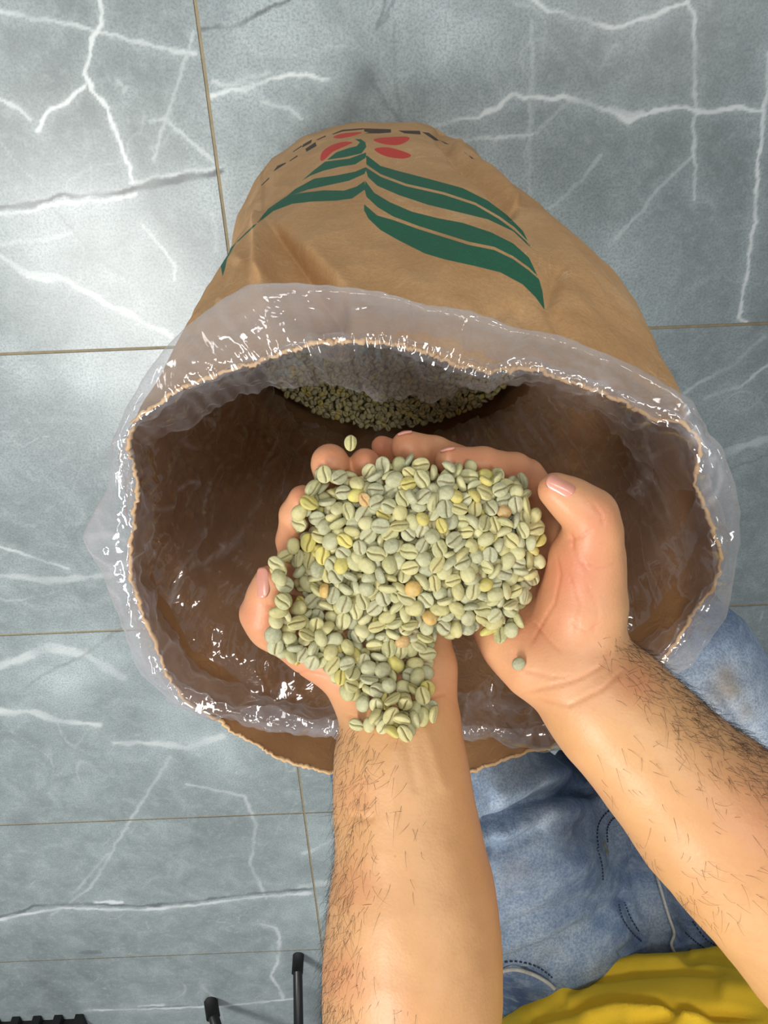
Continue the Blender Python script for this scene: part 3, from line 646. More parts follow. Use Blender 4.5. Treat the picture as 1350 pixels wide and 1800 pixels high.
CREASE = [(1, 2.6, -.0009, [(905,1222),(960,1208),(1010,1196),(1060,1170),(1080,1130)]), (1, 2.4, -.0007, [(900,1140),(905,1165),(925,1180),(975,1190),(1020,1192)]), (1, 2, -.0006, [(990,1150),(960,1120),(935,1090)]),
 (1, 2.2, -.0007, [(975,960),(985,1010),(975,1060),(950,1100),(930,1140)]), (1, 1.8, -.0005, [(1005,930),(1010,975),(1040,1010)]), (1, 1.8, -.0005, [(995,1000),(1020,1060),(1010,1120)]), (1, 2.2, -.0007, [(993,952),(1020,944),(1045,930)]),
 (1, 2, -.0006, [(1000,935),(1008,950),(1005,968)]), (1, 2.0, -.0006, [(1040,882),(1058,905),(1062,930)]), (1, 1.6, -.0004, [(1010,985),(1060,1000),(1085,985)]), (1, 3, -.0008, [(930,1225),(1000,1240),(1060,1210),(1105,1170)]),
 (1, 2, -.0004, [(1030,1020),(1050,1075),(1040,1120)]), (1, 1.6, -.0004, [(1000,1090),(1030,1110),(1060,1090)]),
 (0, 2.6, -.0008, [(740,1228),(765,1224),(788,1218)]), (0, 2.5, -.0007, [(605,1256),(640,1268),(700,1272)]), (0, 1.8, -.0005, [(462,1062),(480,1066),(496,1078)]), (0, 1.8, -.0005, [(500,1190),(540,1180),(580,1190)]),
 (0, 1.6, -.0004, [(470,1110),(490,1120),(500,1145)]), (0, 5, -.0010, [(612,1432),(640,1440),(660,1436)]), (0, 12, .0006, [(690,1300),(692,1380),(690,1460)]), (0, 10, -.0006, [(715,1290),(722,1340),(735,1400)]), (0, 10, .0005, [(745,1270),(762,1330),(785,1400)])]
for side, wd, amp, pts in CREASE:
    d, t = segdist(X, Y, pts); g = np.exp(-(d / wd) ** 2) * (facing & (isR == bool(side))) * sst(0, .15, t) * sst(1, .85, t)
    dsp += amp * g
    if wd < 4: red += .22 * g
dsp += .00035 * noise(VA * 90) * facing + .0008 * noise(VA * 28)
VA = VA + na * dsp[:, None]
# skin colour: redder on fingertips, knuckles and the heel of the palm
for (bx, by, r_, a_) in [(580,805,34,.55),(640,808,30,.55),(535,870,30,.5),(668,782,22,.6),(714,780,36,.5),(800,808,40,.4),(860,815,60,.35),(925,840,40,.4),(975,862,34,.2),(1055,905,38,.45),(1030,985,70,.45),(985,1010,60,.45),(1000,1090,60,.22),(935,1115,40,.4),
   (445,1080,40,.5),(500,1120,55,.35),(560,1165,60,.4),(470,1010,26,.4),(640,1220,50,.2),(500,950,50,.4),(1120,1200,45,.45),(1320,1400,90,.28),(1340,1480,80,.2),(620,1560,50,.3),(600,1720,50,.4),(625,1400,40,.25),(700,1790,60,.2)]:
    red += a_ * np.exp(-((X - bx) ** 2 + (Y - by) ** 2) / r_ ** 2)
WA = cam2world(VA)
me = mesh_np('body', WA, QA); attr(me, 'red', np.clip(red, 0, 1))
palm = sst(1290, 1200, Y) * np.where(isR, sst(1130, 1040, X), 1); attr(me, 'palm', palm)
ms, nt, b = mat('skin', 0.46, spec=0.45)
co = coord(nt); n1 = noi(nt, co, 34, 4, .6); n2 = noi(nt, co, 900, 3, .6); n3 = noi(nt, co, 260, 3, .6)
sk = mix(nt, n1, srgb(198, 147, 98), srgb(218, 170, 120))
sk = mix(nt, mth(nt, 'MULTIPLY', at(nt, 'palm'), .5), sk, srgb(216, 156, 120))
sk = mix(nt, mth(nt, 'MULTIPLY', at(nt, 'red'), .8), sk, srgb(196, 108, 80))
sk = mix(nt, mth(nt, 'MULTIPLY', ramp(nt, n3, [(.55, 0.), (.75, 1.)]), .16), sk, srgb(196, 120, 88))
vo = N(nt, 'ShaderNodeTexVoronoi'); vo.inputs['Scale'].default_value = 42; Lk(nt, co, vo.inputs['Vector'])
sk = mix(nt, mth(nt, 'MULTIPLY', ramp(nt, vo.outputs['Distance'], [(.03, 1.), (.05, 0.)]), .45), sk, srgb(120, 72, 48))
Lk(nt, sk, b.inputs['Base Color']); b.inputs['Subsurface Weight'].default_value = .12; b.inputs['Subsurface Radius'].default_value = (.008, .003, .0015); b.inputs['Subsurface Scale'].default_value = .4
vv = N(nt, 'ShaderNodeTexVoronoi'); vv.inputs['Scale'].default_value = 620; Lk(nt, co, vv.inputs['Vector'])
bump(nt, b, mth(nt, 'ADD', mth(nt, 'MULTIPLY', vv.outputs['Distance'], .5), mth(nt, 'MULTIPLY', n3, .9)), .2, .0006)
SKIN = ms
person = thing('person', 'person in yellow shirt and faded jeans holding beans in two cupped hands', 'person', (.3, -.9, 0))
adopt(link('body', me, SKIN), person)
NA = vnormals(WA, QA)

def surf_depth(Xs, Ys, Ds, px_, py_, r_=5):
    mk = (np.abs(Xs - px_) < r_) & (np.abs(Ys - py_) < r_)
    return Ds[mk].min() if mk.any() else None
Xw, Yw, Dw = proj(WA)
# ------------------------------------------------------------------ coffee beans
def bean_shape(seed, nu=16, nv=10, groove=True):
    r = np.random.default_rng(seed)
    u = np.arange(nu) * 2 * math.pi / nu; v = np.linspace(-math.pi / 2, math.pi / 2, nv + 2)[1:-1]
    U, W = np.meshgrid(u, v, indexing='xy')
    X = np.cos(W) * np.cos(U); Y = np.cos(W) * np.sin(U); Z = np.sin(W)
    pw = r.uniform(-.08, .08)
    x = 4.75 * X * (1 + pw * Y); y = 3.75 * Y * (1 + r.uniform(-.12, .12) * X)
    z = np.where(Z > 0, 1.25 * Z ** .6 * (1 - .25 * (X ** 2)), 3.1 * Z)
    return x, y, z
def bean_mesh(seed, hi=True):
    """flat side with its S-shaped cut faces local +z"""
    r = np.random.default_rng(seed + 100); sx, sy, szz = r.uniform(.9, 1.12), r.uniform(.88, 1.1), r.uniform(.85, 1.15)
    n = 25 if hi else 7
    # a disc grid mapped from a square for the flat side, a second one for the dome
    g = np.linspace(-1, 1, n); A_, B_ = np.meshgrid(g, g, indexing='ij')
    U = A_ * np.sqrt(1 - B_ ** 2 / 2); W = B_ * np.sqrt(1 - A_ ** 2 / 2); R2 = np.clip(U ** 2 + W ** 2, 0, 1)
    edge = np.sqrt(np.clip(1 - R2, 0, 1)); ph = r.uniform(0, 6); bend = r.choice([-1, 1]) * r.uniform(.15, .4)
    scut = W - bend * np.sin(U * 2.6) * .5 - r.uniform(-.08, .08)
    cut = np.exp(-(scut / (.075 if hi else .2)) ** 2) * sst(1.0, .8, np.abs(U))
    top = .95 * edge ** .45 - .25 * np.abs(W) ** 2 * 0 + .34 * np.exp(-((np.abs(scut) - .36) / .28) ** 2) * edge - cut * 1.05 - .12 * R2
    bot = -3.0 * edge ** .95
    lump = .18 * noise(np.stack([U * 1.8 + seed, W * 1.8, U * 0 + seed], -1))
    asym = 1 + r.uniform(-.1, .1) * U
    x = 4.28 * sx * U; y = 3.75 * sy * W * asym
    VT = np.stack([x, y, (top + lump) * szz], -1).reshape(-1, 3); VB = np.stack([x, y, (bot + lump * 2) * szz], -1).reshape(-1, 3)
    VT[:, 2] += 1.0; VB[:, 2] += 1.0
    idx = np.arange(n * n).reshape(n, n); brd = np.zeros((n, n), bool); brd[0] = brd[-1] = True; brd[:, 0] = brd[:, -1] = True
    VT[brd.ravel()] = VB[brd.ravel()] = (VT[brd.ravel()] * .5 + VB[brd.ravel()] * .5)
    mp = np.arange(n * n) + n * n; mp[brd.ravel()] = np.arange(n * n)[brd.ravel()]
    q = grid_quads(n, n); Q = np.concatenate([q, mp[q][:, ::-1]])
    V = np.concatenate([VT, VB]); used = np.zeros(len(V), bool); used[Q.ravel()] = True
    rm = np.cumsum(used) - 1; cutc = np.exp(-(scut / (.06 if hi else .16)) ** 2) * sst(1.0, .75, np.abs(U)); cutv = np.concatenate([cutc.ravel(), np.zeros(n * n)])
    flat_ = np.concatenate([np.ones(n * n), np.zeros(n * n)]) * 1.0
    return V[used] * .00107, rm[Q], cutv[used], flat_[used]
mb, nt, b = mat('green_coffee_bean', 0.55, spec=0.3)
co = coord(nt); tint = at(nt, 'tint', 'Color'); n1 = noi(nt, co, 700, 3, .6); n2 = noi(nt, co, 250, 2)
bc = mix(nt, mth(nt, 'MULTIPLY', ramp(nt, n1, [(.4, 0.), (.7, 1.)]), .35), tint, srgb(216, 208, 158))
bc = mix(nt, mth(nt, 'MULTIPLY', ramp(nt, n2, [(.45, 0.), (.7, 1.)]), .3), bc, srgb(146, 150, 120))
bc = mix(nt, mth(nt, 'MULTIPLY', at(nt, 'cut'), .9), bc, at(nt, 'seam', 'Color'))
Lk(nt, bc, b.inputs['Base Color']); bump(nt, b, n1, .35, .0004)
BEANMAT = mb
TINTS = [srgb(*c_) for c_ in ((192,187,138),(182,178,132),(172,171,138),(197,191,144),(174,171,122),(162,163,134),(184,176,120),(193,184,128),(176,174,140),(180,179,142))]
YEL = [srgb(202, 190, 100), srgb(194, 180, 96)]; ORG = [srgb(206, 166, 92), srgb(190, 150, 96)]
SEAM = [srgb(112, 92, 50), srgb(128, 106, 60), srgb(116, 66, 36), srgb(78, 66, 40)]
BEANS = []                                       # (mesh, class, raw data)
for k in range(14):
    v_, q_, c_, f_ = bean_mesh(k); cl = 'pale' if k < 10 else ('yellow' if k < 12 else 'brown')
    tn = TINTS[k] if k < 10 else (YEL + ORG)[k - 10]; sm_ = SEAM[k % 4]
    me = mesh_np('coffee_bean', v_, q_); attr(me, 'cut', c_); attr(me, 'tint', np.tile(tn[:3], (len(v_), 1))); attr(me, 'seam', np.tile(sm_[:3], (len(v_), 1)))
    me.materials.append(BEANMAT); BEANS.append((me, cl, tn, sm_))
LOW = [bean_mesh(k + 40, False) for k in range(6)]

def randrot(r, pflat=.46, pdome=.3):
    """rotation taking bean axes to (x, y, up)"""
    u = r.random(); tilt = abs(r.normal()) * .35
    if u < pflat: base = 0
    elif u < pflat + pdome: base = math.pi
    else: base = math.pi / 2 * r.choice([1, -1])
    Rx = Matrix.Rotation(base + tilt * r.choice([1, -1]), 3, 'X'); Ry = Matrix.Rotation(r.normal() * .28, 3, 'Y'); Rz = Matrix.Rotation(r.uniform(0, 2 * math.pi), 3, 'Z')
    return np.array(Rz @ Ry @ Rx)
def pack(r, base, ok, target, h, tries, cands, lim, squash=.80):
    """drop beans one by one on a height map; returns position and rotation in map axes"""
    Hm = base.copy(); out = []; nx, ny = Hm.shape; fails = 0
    oki = np.argwhere(ok); D = np.diag([1 / (4.75e-3 * squash) ** 2, 1 / (3.95e-3 * squash) ** 2, 1 / (2.4e-3 * squash) ** 2]); w_ = int(5.8e-3 / h) + 1
    gx = (np.arange(-w_, w_ + 1) * h); GX_, GY_ = np.meshgrid(gx, gx, indexing='ij')
    for _ in range(tries):
        R = randrot(r); M_ = R @ D @ R.T
        a = M_[2, 2]; bq = 2 * (M_[0, 2] * GX_ + M_[1, 2] * GY_); cq = M_[0, 0] * GX_ ** 2 + M_[1, 1] * GY_ ** 2 + 2 * M_[0, 1] * GX_ * GY_ - 1
        disc = bq ** 2 - 4 * a * cq; mk = disc > 0; sq = np.sqrt(np.where(mk, disc, 0)); lo = (-bq - sq) / (2 * a); hi = (-bq + sq) / (2 * a)
        best = None
        for c_ in oki[r.integers(0, len(oki), cands)]:
            i, j = c_
            if i < w_ or j < w_ or i >= nx - w_ or j >= ny - w_: continue
            P_ = Hm[i - w_:i + w_ + 1, j - w_:j + w_ + 1]; z = np.where(mk, P_ - lo, -9).max()
            sc = z - target[i, j]
            if best is None or sc < best[0]: best = (sc, i, j, z)
        if best is None or best[0] > 0:
            fails += 1
            if fails > lim: break
            continue
        _, i, j, z = best; fails = 0
        P_ = Hm[i - w_:i + w_ + 1, j - w_:j + w_ + 1]; P_[mk] = np.maximum(P_, z + hi)[mk]
        out.append((i * h, j * h, z, R))
    return out, Hm
def seat(R):                                     # ellipsoid centre sits about here inside the bean mesh
    return R @ np.array([0, 0, -.0003])

HEAP = [(548,835),(556,826),(600,832),(632,828),(640,822),(668,800),(700,804),(740,798),(768,818),(800,812),(850,815),(890,828),(930,838),(946,835),(950,870),(962,895),(990,935),(992,965),(965,995),(940,1040),(928,1080),(905,1118),(885,1128),(845,1116),
 (820,1112),(795,1128),(765,1134),(755,1165),(755,1205),(764,1240),(735,1246),(715,1262),(690,1262),(668,1256),(650,1238),(610,1214),(592,1196),(575,1165),(530,1160),(492,1144),(484,1105),(492,1060),(508,1038),(488,1004),(484,985),(497,965),(515,950),(522,900),(540,878)]
hh = .0005; x0h, y0h = C3(440, 0, .43)[0], C3(0, 760, .43)[1]; x1h, y1h = C3(1040, 0, .43)[0], C3(0, 1310, .43)[1]
gx = np.arange(x0h, x1h, hh); gy = np.arange(y0h, y1h, hh); GXX, GYY = np.meshgrid(gx, gy, indexing='ij')
def heap_depth(pxx, pyy):
    """depth of the upper surface of the held heap"""
    return .398 + .00006 * (pyy - 1000) + .018 * (((pxx - 730) / 260) ** 2) ** 1.2 + .012 * (((pyy - 1000) / 230) ** 2)
dn = .41
for _ in range(3): pxh = 675 + F * GXX / dn; pyh = 900 + F * GYY / dn; dn = heap_depth(pxh, pyh)
sd = polysdf(pxh, pyh, HEAP); okm = sd < -5
dn = dn + .010 * np.exp(-np.clip(-sd, 0, None) / 16)
targ = -dn - .0022; basem = -dn - .0145 + .009 * np.exp(-np.clip(-sd, 0, None) / 14)
basem = np.where(sd > 2, -dn - .004, basem)
# the skin surface carries the heap
hmap = np.full(GXX.shape, 9.0)
ii = ((VA[:, 0] - x0h) / hh).round().astype(int); jj = ((VA[:, 1] - y0h) / hh).round().astype(int)
for di in (-2, -1, 0, 1, 2):
    for dj_ in (-2, -1, 0, 1, 2):
        a_, b_ = ii + di, jj + dj_; q = (a_ >= 0) & (b_ >= 0) & (a_ < hmap.shape[0]) & (b_ < hmap.shape[1]); np.minimum.at(hmap, (a_[q], b_[q]), VA[q, 2])
has = hmap < 5; skin = np.where(has, -hmap, -9)
okm &= ~(((skin > -dn - .007) & (pxh > 920) & (pyh < 960)) | (pxh > 955)) & (pxh > 484); basem = np.maximum(basem, skin); targ = np.maximum(targ, np.where(has, skin + .0085, targ))
placed, Hm = pack(np.random.default_rng(5), basem, okm, targ, hh, 9000, 22, 260)
print('heap beans', len(placed))
# which ones show most: top-most bean per cell
top = np.full(Hm.shape, -9.0); owner = -np.ones(Hm.shape, int); w_ = 12; gl_ = np.arange(-w_, w_ + 1) * hh; GA, GB = np.meshgrid(gl_, gl_, indexing='ij')
D = np.diag([1 / 4.75e-3 ** 2, 1 / 3.95e-3 ** 2, 1 / 2.4e-3 ** 2])
for n_, (x, y, z, R) in enumerate(placed):
    i, j = int(round(x / hh)), int(round(y / hh)); M_ = R @ D @ R.T
    a = M_[2, 2]; bq = 2 * (M_[0, 2] * GA + M_[1, 2] * GB); cq = M_[0, 0] * GA ** 2 + M_[1, 1] * GB ** 2 + 2 * M_[0, 1] * GA * GB - 1
    disc = bq ** 2 - 4 * a * cq; mk = disc > 0; hi = z + (-bq + np.sqrt(np.where(mk, disc, 0))) / (2 * a)
    sl = (slice(i - w_, i + w_ + 1), slice(j - w_, j + w_ + 1))
    if top[sl].shape != mk.shape: continue
    up = mk & (hi > top[sl]); top[sl] = np.where(up, hi, top[sl]); owner[sl] = np.where(up, n_, owner[sl])
score = np.bincount(owner[owner >= 0], minlength=len(placed))
order = np.argsort(-score)
BASIS = np.stack([RT, -UP, -FW], 1)              # map axes (right, down, towards the camera) -> world; left-handed
def hand_matrix(x, y, z, R, s=1.0):
    d = -z; c_ = np.array([x + x0h, y + y0h, d])
    wpos = CAM + c_[0] * RT - c_[1] * UP + c_[2] * FW
    flip = np.diag([1, -1, 1]); Rw = np.stack([RT, UP, -FW], 1) @ flip @ R @ flip * s
    M_ = np.eye(4); M_[:3, :3] = Rw; M_[:3, 3] = wpos + Rw @ np.array([0, 0, -.0003]); return Matrix(M_.tolist()), wpos
def add_bean(M_, cls_i, label, group=None):
    me, cl, tn, sm_ = BEANS[cls_i]; o = bpy.data.objects.new('coffee_bean', me); COL.objects.link(o); o.matrix_world = M_
    tag(o, label, 'coffee bean', group); return o
SPECIAL = {(577, 1030): 12, (735, 1030): 12, (889, 892): 13, (646, 885): 13, (748, 1078): 12, (700, 1127): 13, (722, 1032): 13, (847, 1255): 12}
spx = []
rb = np.random.default_rng(12); stuffV = []
LBL = {'pale0': ('crease-up pale green bean in the held heap', 'crease-up pale beans in the cupped hands'),
       'pale1': ('rounded-side-up pale green bean in the held heap', 'rounded-side-up pale beans in the cupped hands'),
       'pale2': ('edge-on pale green bean in the held heap', 'edge-on pale beans in the cupped hands'),
       'yellow': ('yellowish coffee bean in the held heap', 'yellowish beans in the cupped hands'),
       'brown': ('orange-brown coffee bean in the held heap', 'orange-brown beans in the cupped hands')}
nind = 0
for rank, n_ in enumerate(order):
    x, y, z, R = placed[n_]
    if nind < 300 and score[n_] > 0:
        s_ = rb.uniform(.94, 1.08); M_, wp = hand_matrix(x, y, z, R, s_)
        q = proj(wp[None]); ci = None
        for (sx_, sy_), v_ in SPECIAL.items():
            if math.hypot(q[0][0] - sx_, q[1][0] - sy_) < 11 and (sx_, sy_) not in spx: ci = v_; spx.append((sx_, sy_)); break
        if ci is None: ci = int(rb.integers(0, 10)) if rb.random() > .045 else int(rb.integers(10, 12))
        cl = BEANS[ci][1]
        if cl == 'pale': zz_ = R[2, 2]; cl = 'pale0' if zz_ > .55 else ('pale1' if zz_ < -.55 else 'pale2')
        qx, qy = q[0][0], q[1][0]
        zn = 'by the fingertips' if qy < 900 else ('in its tail above the wrist' if qy > 1135 else ('beside the thumb on the left' if qx < 590 else ('beside the thumb on the right' if qx > 850 else 'in its middle')))
        add_bean(M_, ci, LBL[cl][0] + ', ' + zn, LBL[cl][1] + ', ' + zn); nind += 1
    else: stuffV.append(n_)
def beans_joined(name, items, mats, hi=False, dark=1.0):
    """items: list of (3x3, pos)"""
    Vs, Qs, Cs, Ts, Ss, o_ = [], [], [], [], [], 0; r = np.random.default_rng(3)
    for k, (R3, p_) in enumerate(items):
        v_, q_, c_, f_ = LOW[k % len(LOW)]
        Vs.append(v_ @ R3.T + p_); Qs.append(q_ + o_); o_ += len(v_); Cs.append(c_)
        tn = TINTS[r.integers(0, 10)] if r.random() > .06 else YEL[r.integers(0, 2)]
        Ts.append(np.tile(tn[:3], (len(v_), 1))); Ss.append(np.tile(SEAM[r.integers(0, 4)][:3], (len(v_), 1)))
    me = mesh_np(name, np.concatenate(Vs), np.concatenate(Qs)); attr(me, 'cut', np.concatenate(Cs)); attr(me, 'tint', np.concatenate(Ts)); attr(me, 'seam', np.concatenate(Ss))
    return link(name, me, mats)
items = []
for n_ in stuffV:
    M_, wp = hand_matrix(*placed[n_]); M3 = np.array(M_); items.append((M3[:3, :3], M3[:3, 3]))
o = beans_joined('coffee_beans', items, BEANMAT); o['kind'] = 'stuff'
tag(o, 'lower layers of pale green coffee beans filling the cupped hands', 'coffee beans')

# loose beans
def loose(px_, py_, d_, rx, rz, ci, label, s_=1.0, ry=0.0):
    R = np.array(Matrix.Rotation(rz, 3, 'Z') @ Matrix.Rotation(ry, 3, 'Y') @ Matrix.Rotation(rx, 3, 'X')) * s_
    Rw = np.stack([RT, UP, -FW], 1) @ R; M_ = np.eye(4); M_[:3, :3] = Rw; M_[:3, 3] = P(px_, py_, d_)
    return add_bean(Matrix(M_.tolist()), ci, label)
LOOSE = [(615, 779, .405, .5, 1.45, 7, 'single coffee bean falling in the air above the fingertips of the hand on the left', .9),
 (912, 1167, .3955, 3.0, .6, 5, 'lone greyish coffee bean lying on the heel of the palm on the right', .78),
 (627, 1273, .4055, .2, -.4, 1, 'coffee bean on the wrist, first from the left below the heap', .85),
 (649, 1275, .4035, 3.0, 1.4, 0, 'coffee bean on the wrist, second from the left below the heap', .85),
 (676, 1275, .4020, .15, 1.0, 3, 'coffee bean on the wrist below the heap, crease facing up, beside a bigger rounded one', .85),
 (702, 1266, .402, 3.1, .4, 5, 'rounded coffee bean on the wrist below the heap, between crease-up bean and pair at right', 1.0),
 (487, 991, .396, .2, -.7, 1, 'coffee bean jutting out over the tip of the thumb on the left', .98),
 (757, 1240, .402, .3, .3, 2, 'coffee bean at the lower right tip of the heap, near the wrist crease', .9)]

# ------------------------------------------------------------------ beans lying deep in the sack
r = np.random.default_rng(21); hb = .001
gx = np.arange(-.20, .22, hb); gy = np.arange(-.44, -.08, hb); GXX, GYY = np.meshgrid(gx, gy, indexing='ij')
zh = .385 + .03 * np.exp(-(((GXX - .02) / .12) ** 2 + ((GYY + .20) / .1) ** 2)) + .012 * fbm(np.stack([GXX * 12, GYY * 12, GXX * 0], -1), 2) - .10 * sst(-.27, -.13, GYY)
okm = ((GXX - .020) / .176) ** 2 + ((GYY + .258) / .150) ** 2 < 1
placed2, _ = pack(r, zh - .004, okm, zh + .0035, hb, 5200, 5, 120)
print('sack beans', len(placed2))
items = [(R, np.array([x + gx[0], y + gy[0], z]) + R @ np.array([0, 0, -.0003])) for (x, y, z, R) in placed2]
o = beans_joined('coffee_beans', items, BEANMAT); o['kind'] = 'stuff'
tag(o, 'mass of green coffee beans lying deep in the dark bottom of the sack', 'coffee beans')
cs = (gx[::6][None, :].T, gy[::6]); XX, YY = np.meshgrid(gx[::6], gy[::6], indexing='ij'); Zm = zh[::6, ::6] - .006
rr = np.hypot((XX - .020) / .178, (YY + .258) / .152); sc_ = np.where(rr > 1, 1 / np.maximum(rr, 1), 1)
Vh = np.stack([.020 + (XX - .020) * sc_, -.258 + (YY + .258) * sc_, Zm], -1).reshape(-1, 3)
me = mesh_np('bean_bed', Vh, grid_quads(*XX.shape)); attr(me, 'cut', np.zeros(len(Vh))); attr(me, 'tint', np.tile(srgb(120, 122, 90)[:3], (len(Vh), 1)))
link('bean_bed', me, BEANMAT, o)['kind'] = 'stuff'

# loose beans rest on the skin beneath them
for (px_, py_, d_, rx, rz, ci, lb, s_) in LOOSE:
    sdp = surf_depth(Xw, Yw, Dw, px_, py_)
    if sdp is not None and 'falling' not in lb and 'jutting' not in lb: d_ = sdp - .0026
    loose(px_, py_, d_, rx, rz, ci, lb, s_)

# fingernails: thin curved plates
mn, nt, b = mat('fingernail', 0.22, srgb(232, 176, 160), .6)
Lk(nt, mix(nt, noi(nt, coord(nt), 120, 2), srgb(204, 136, 116), srgb(222, 164, 146)), b.inputs['Base Color'])
def nail(px_, py_, ax_px, wid, length, lift, tilt, r_=7):
    """ax_px: direction of the nail in the picture; tilt: sideways lean of its normal"""
    d_ = surf_depth(Xw, Yw, Dw, px_, py_, r_)
    c_ = P(px_, py_, d_); a = np.array(ax_px, float); a /= np.linalg.norm(a)
    L_ = a[0] * RT - a[1] * UP; sd_ = np.cross(-FW, L_)
    mk = (np.abs(Xw - px_) < 9) & (np.abs(Yw - py_) < 9) & (Dw < d_ + .012); nr = NA[mk].mean(0); nr /= np.linalg.norm(nr)
    L_ = L_ - nr * (L_ @ nr); L_ /= np.linalg.norm(L_); sd_ = np.cross(nr, L_)
    k_ = 15; g = np.linspace(-1, 1, k_); A_, B_ = np.meshgrid(g, g, indexing='ij')
    sx_ = A_ * np.sqrt(1 - .42 * B_ ** 4) ; sy_ = B_ * np.sqrt(1 - .42 * np.abs(A_) ** 3)
    cur = wid * .55
    Vn = c_ + nr * lift + (sy_ * length / 2)[..., None] * L_ + (np.sin(sx_ * .95) / .95 * wid / 2)[..., None] * sd_ + ((np.cos(sx_ * .95) - 1) * cur)[..., None] * nr - (((sy_ ** 2) * .0006))[..., None] * nr
    Vn = Vn.reshape(-1, 3); Vb = Vn - nr * .0012
    q = grid_quads(k_, k_); V_ = np.concatenate([Vn, Vb]); rim_ = np.concatenate([np.arange(k_) * k_, (k_ - 1) * k_ + np.arange(1, k_), np.arange(k_ - 2, -1, -1) * k_ + k_ - 1, np.arange(k_ - 2, 0, -1)])
    kk = np.arange(len(rim_)); n0 = k_ * k_
    Q_ = np.concatenate([q, q[:, ::-1] + n0, np.stack([rim_, rim_ + n0, np.roll(rim_, -1) + n0, np.roll(rim_, -1)], 1)])
    o_ = link('fingernail', mesh_np('fingernail', V_, Q_), mn); adopt(o_, person); o_['label'] = 'pinkish glossy nail'
nail(986, 852, (1, .62), .0100, .0148, .0006, 0)
nail(459, 1024, (.12, 1), .0088, .0158, .0006, 0, 6)
nail(711, 758, (1, .1), .003, .008, .0001, 0, 4)
nail(786, 787, (1, 0), .003, .008, .0001, 0, 4)

# arm hair
def strand(p0, n0, dr, L_, w_):
    k_ = 5; bend = rngh.normal(size=3) * .35; pts = []
    for i in range(k_):
        t = i / (k_ - 1); pts.append(p0 + dr * L_ * t + n0 * (.25 + .5 * n0 @ n0 * rl) * L_ * math.sin(t * 2.1) * .5 + bend * L_ * t * t * .6)
    return tube(pts, [w_, w_, w_ * .8, w_ * .6, w_ * .2], 3, False)
rngh = np.random.default_rng(9); hp = []
for side in (0, 1):
    if side == 0:
        wgt = np.exp(-((Xw - np.interp(Yw, [1280, 1420, 1600, 1800], [622, 618, 598, 590])) / 42) ** 2) + .12; ok_ = (~isR) & (Yw > 1275) & (Yw < 1830) & (Xw < 745)
        ax3 = RT * -.25 + UP * -.9; cnt = 900
    else:
        e = np.abs((Yw - 1120) - (Xw - 1073) * .80) / 1.28; wgt = (np.exp(-(e / 60) ** 2) + .10) * np.clip((Xw - 1020) / 120, .15, 1); ok_ = isR & (Yw > 1120) & (Xw > 1040) & (Xw < 1400) & (Yw < 1640)
        ax3 = RT * .55 - UP * .55; cnt = 1500
    ok_ &= (NA @ FW < .35); I = np.where(ok_)[0]; pr = wgt[I] / wgt[I].sum()
    for i in rngh.choice(I, cnt, p=pr):
        n0 = NA[i]; dr = ax3 + rngh.normal(size=3) * .42; dr -= n0 * (dr @ n0) * .85; dr /= np.linalg.norm(dr); rl = rngh.uniform(-.3, 1.0)
        hp.append(strand(WA[i], n0, dr, rngh.uniform(.004, .012), .00007))
Vh, Qh, Th = join_parts(hp)
mh, nt, b = mat('dark_arm_hair', .6, srgb(48, 36, 30))
o = link('arm_hair', mesh_np('arm_hair', Vh, Qh), mh); adopt(o, person); o['kind'] = 'stuff'; o['label'] = 'fine dark hair on the forearms'

# ------------------------------------------------------------------ jeans
hj = .0036
Jf = Field(C3(560, 1120, .80) - [.03, .05, .14], [C3(1760, 0, .95)[0], C3(0, 2180, .95)[1], 1.16], hj)
chain(Jf, [(745, 1345, .80, 158), (850, 1470, .86, 172), (1010, 1680, .95, 190)], .03)
chain(Jf, [(1175, 1180, .80, 143), (1290, 1330, .88, 152), (1400, 1540, .96, 165)], .03)
chain(Jf, [(1080, 1700, .97, 180), (1380, 1660, .98, 180)], .05)
Jf.cone(C3(1075, 1400, .93), C3(1150, 1600, .95), 110 / F * .93, 150 / F * .95, .04)
Jf.cone(C3(1190, 1640, .96), C3(1200, 1780, .96), 150 / F * .96, 190 / F * .96, .05)
V, Q = Jf.mesh(2)
n_ = vnormals(V, Q); c_ = C3(850, 1470, .86); sel = np.linalg.norm(V - c_, axis=1) < .14
if ((V[sel] - c_) * n_[sel]).sum() < 0: Q = Q[:, ::-1]; n_ = -n_
def subdiv_none(): pass
X, Y = 675 + F * V[:, 0] / V[:, 2], 900 + F * V[:, 1] / V[:, 2]; fc = n_[:, 2] < .3
dj = .009 * fbm(np.stack([V[:, 0] * 9 + V[:, 1] * 4, V[:, 1] * 16 + V[:, 0] * 6, V[:, 2] * 6], 1), 3) + .003 * ridge(V * 17, 2)
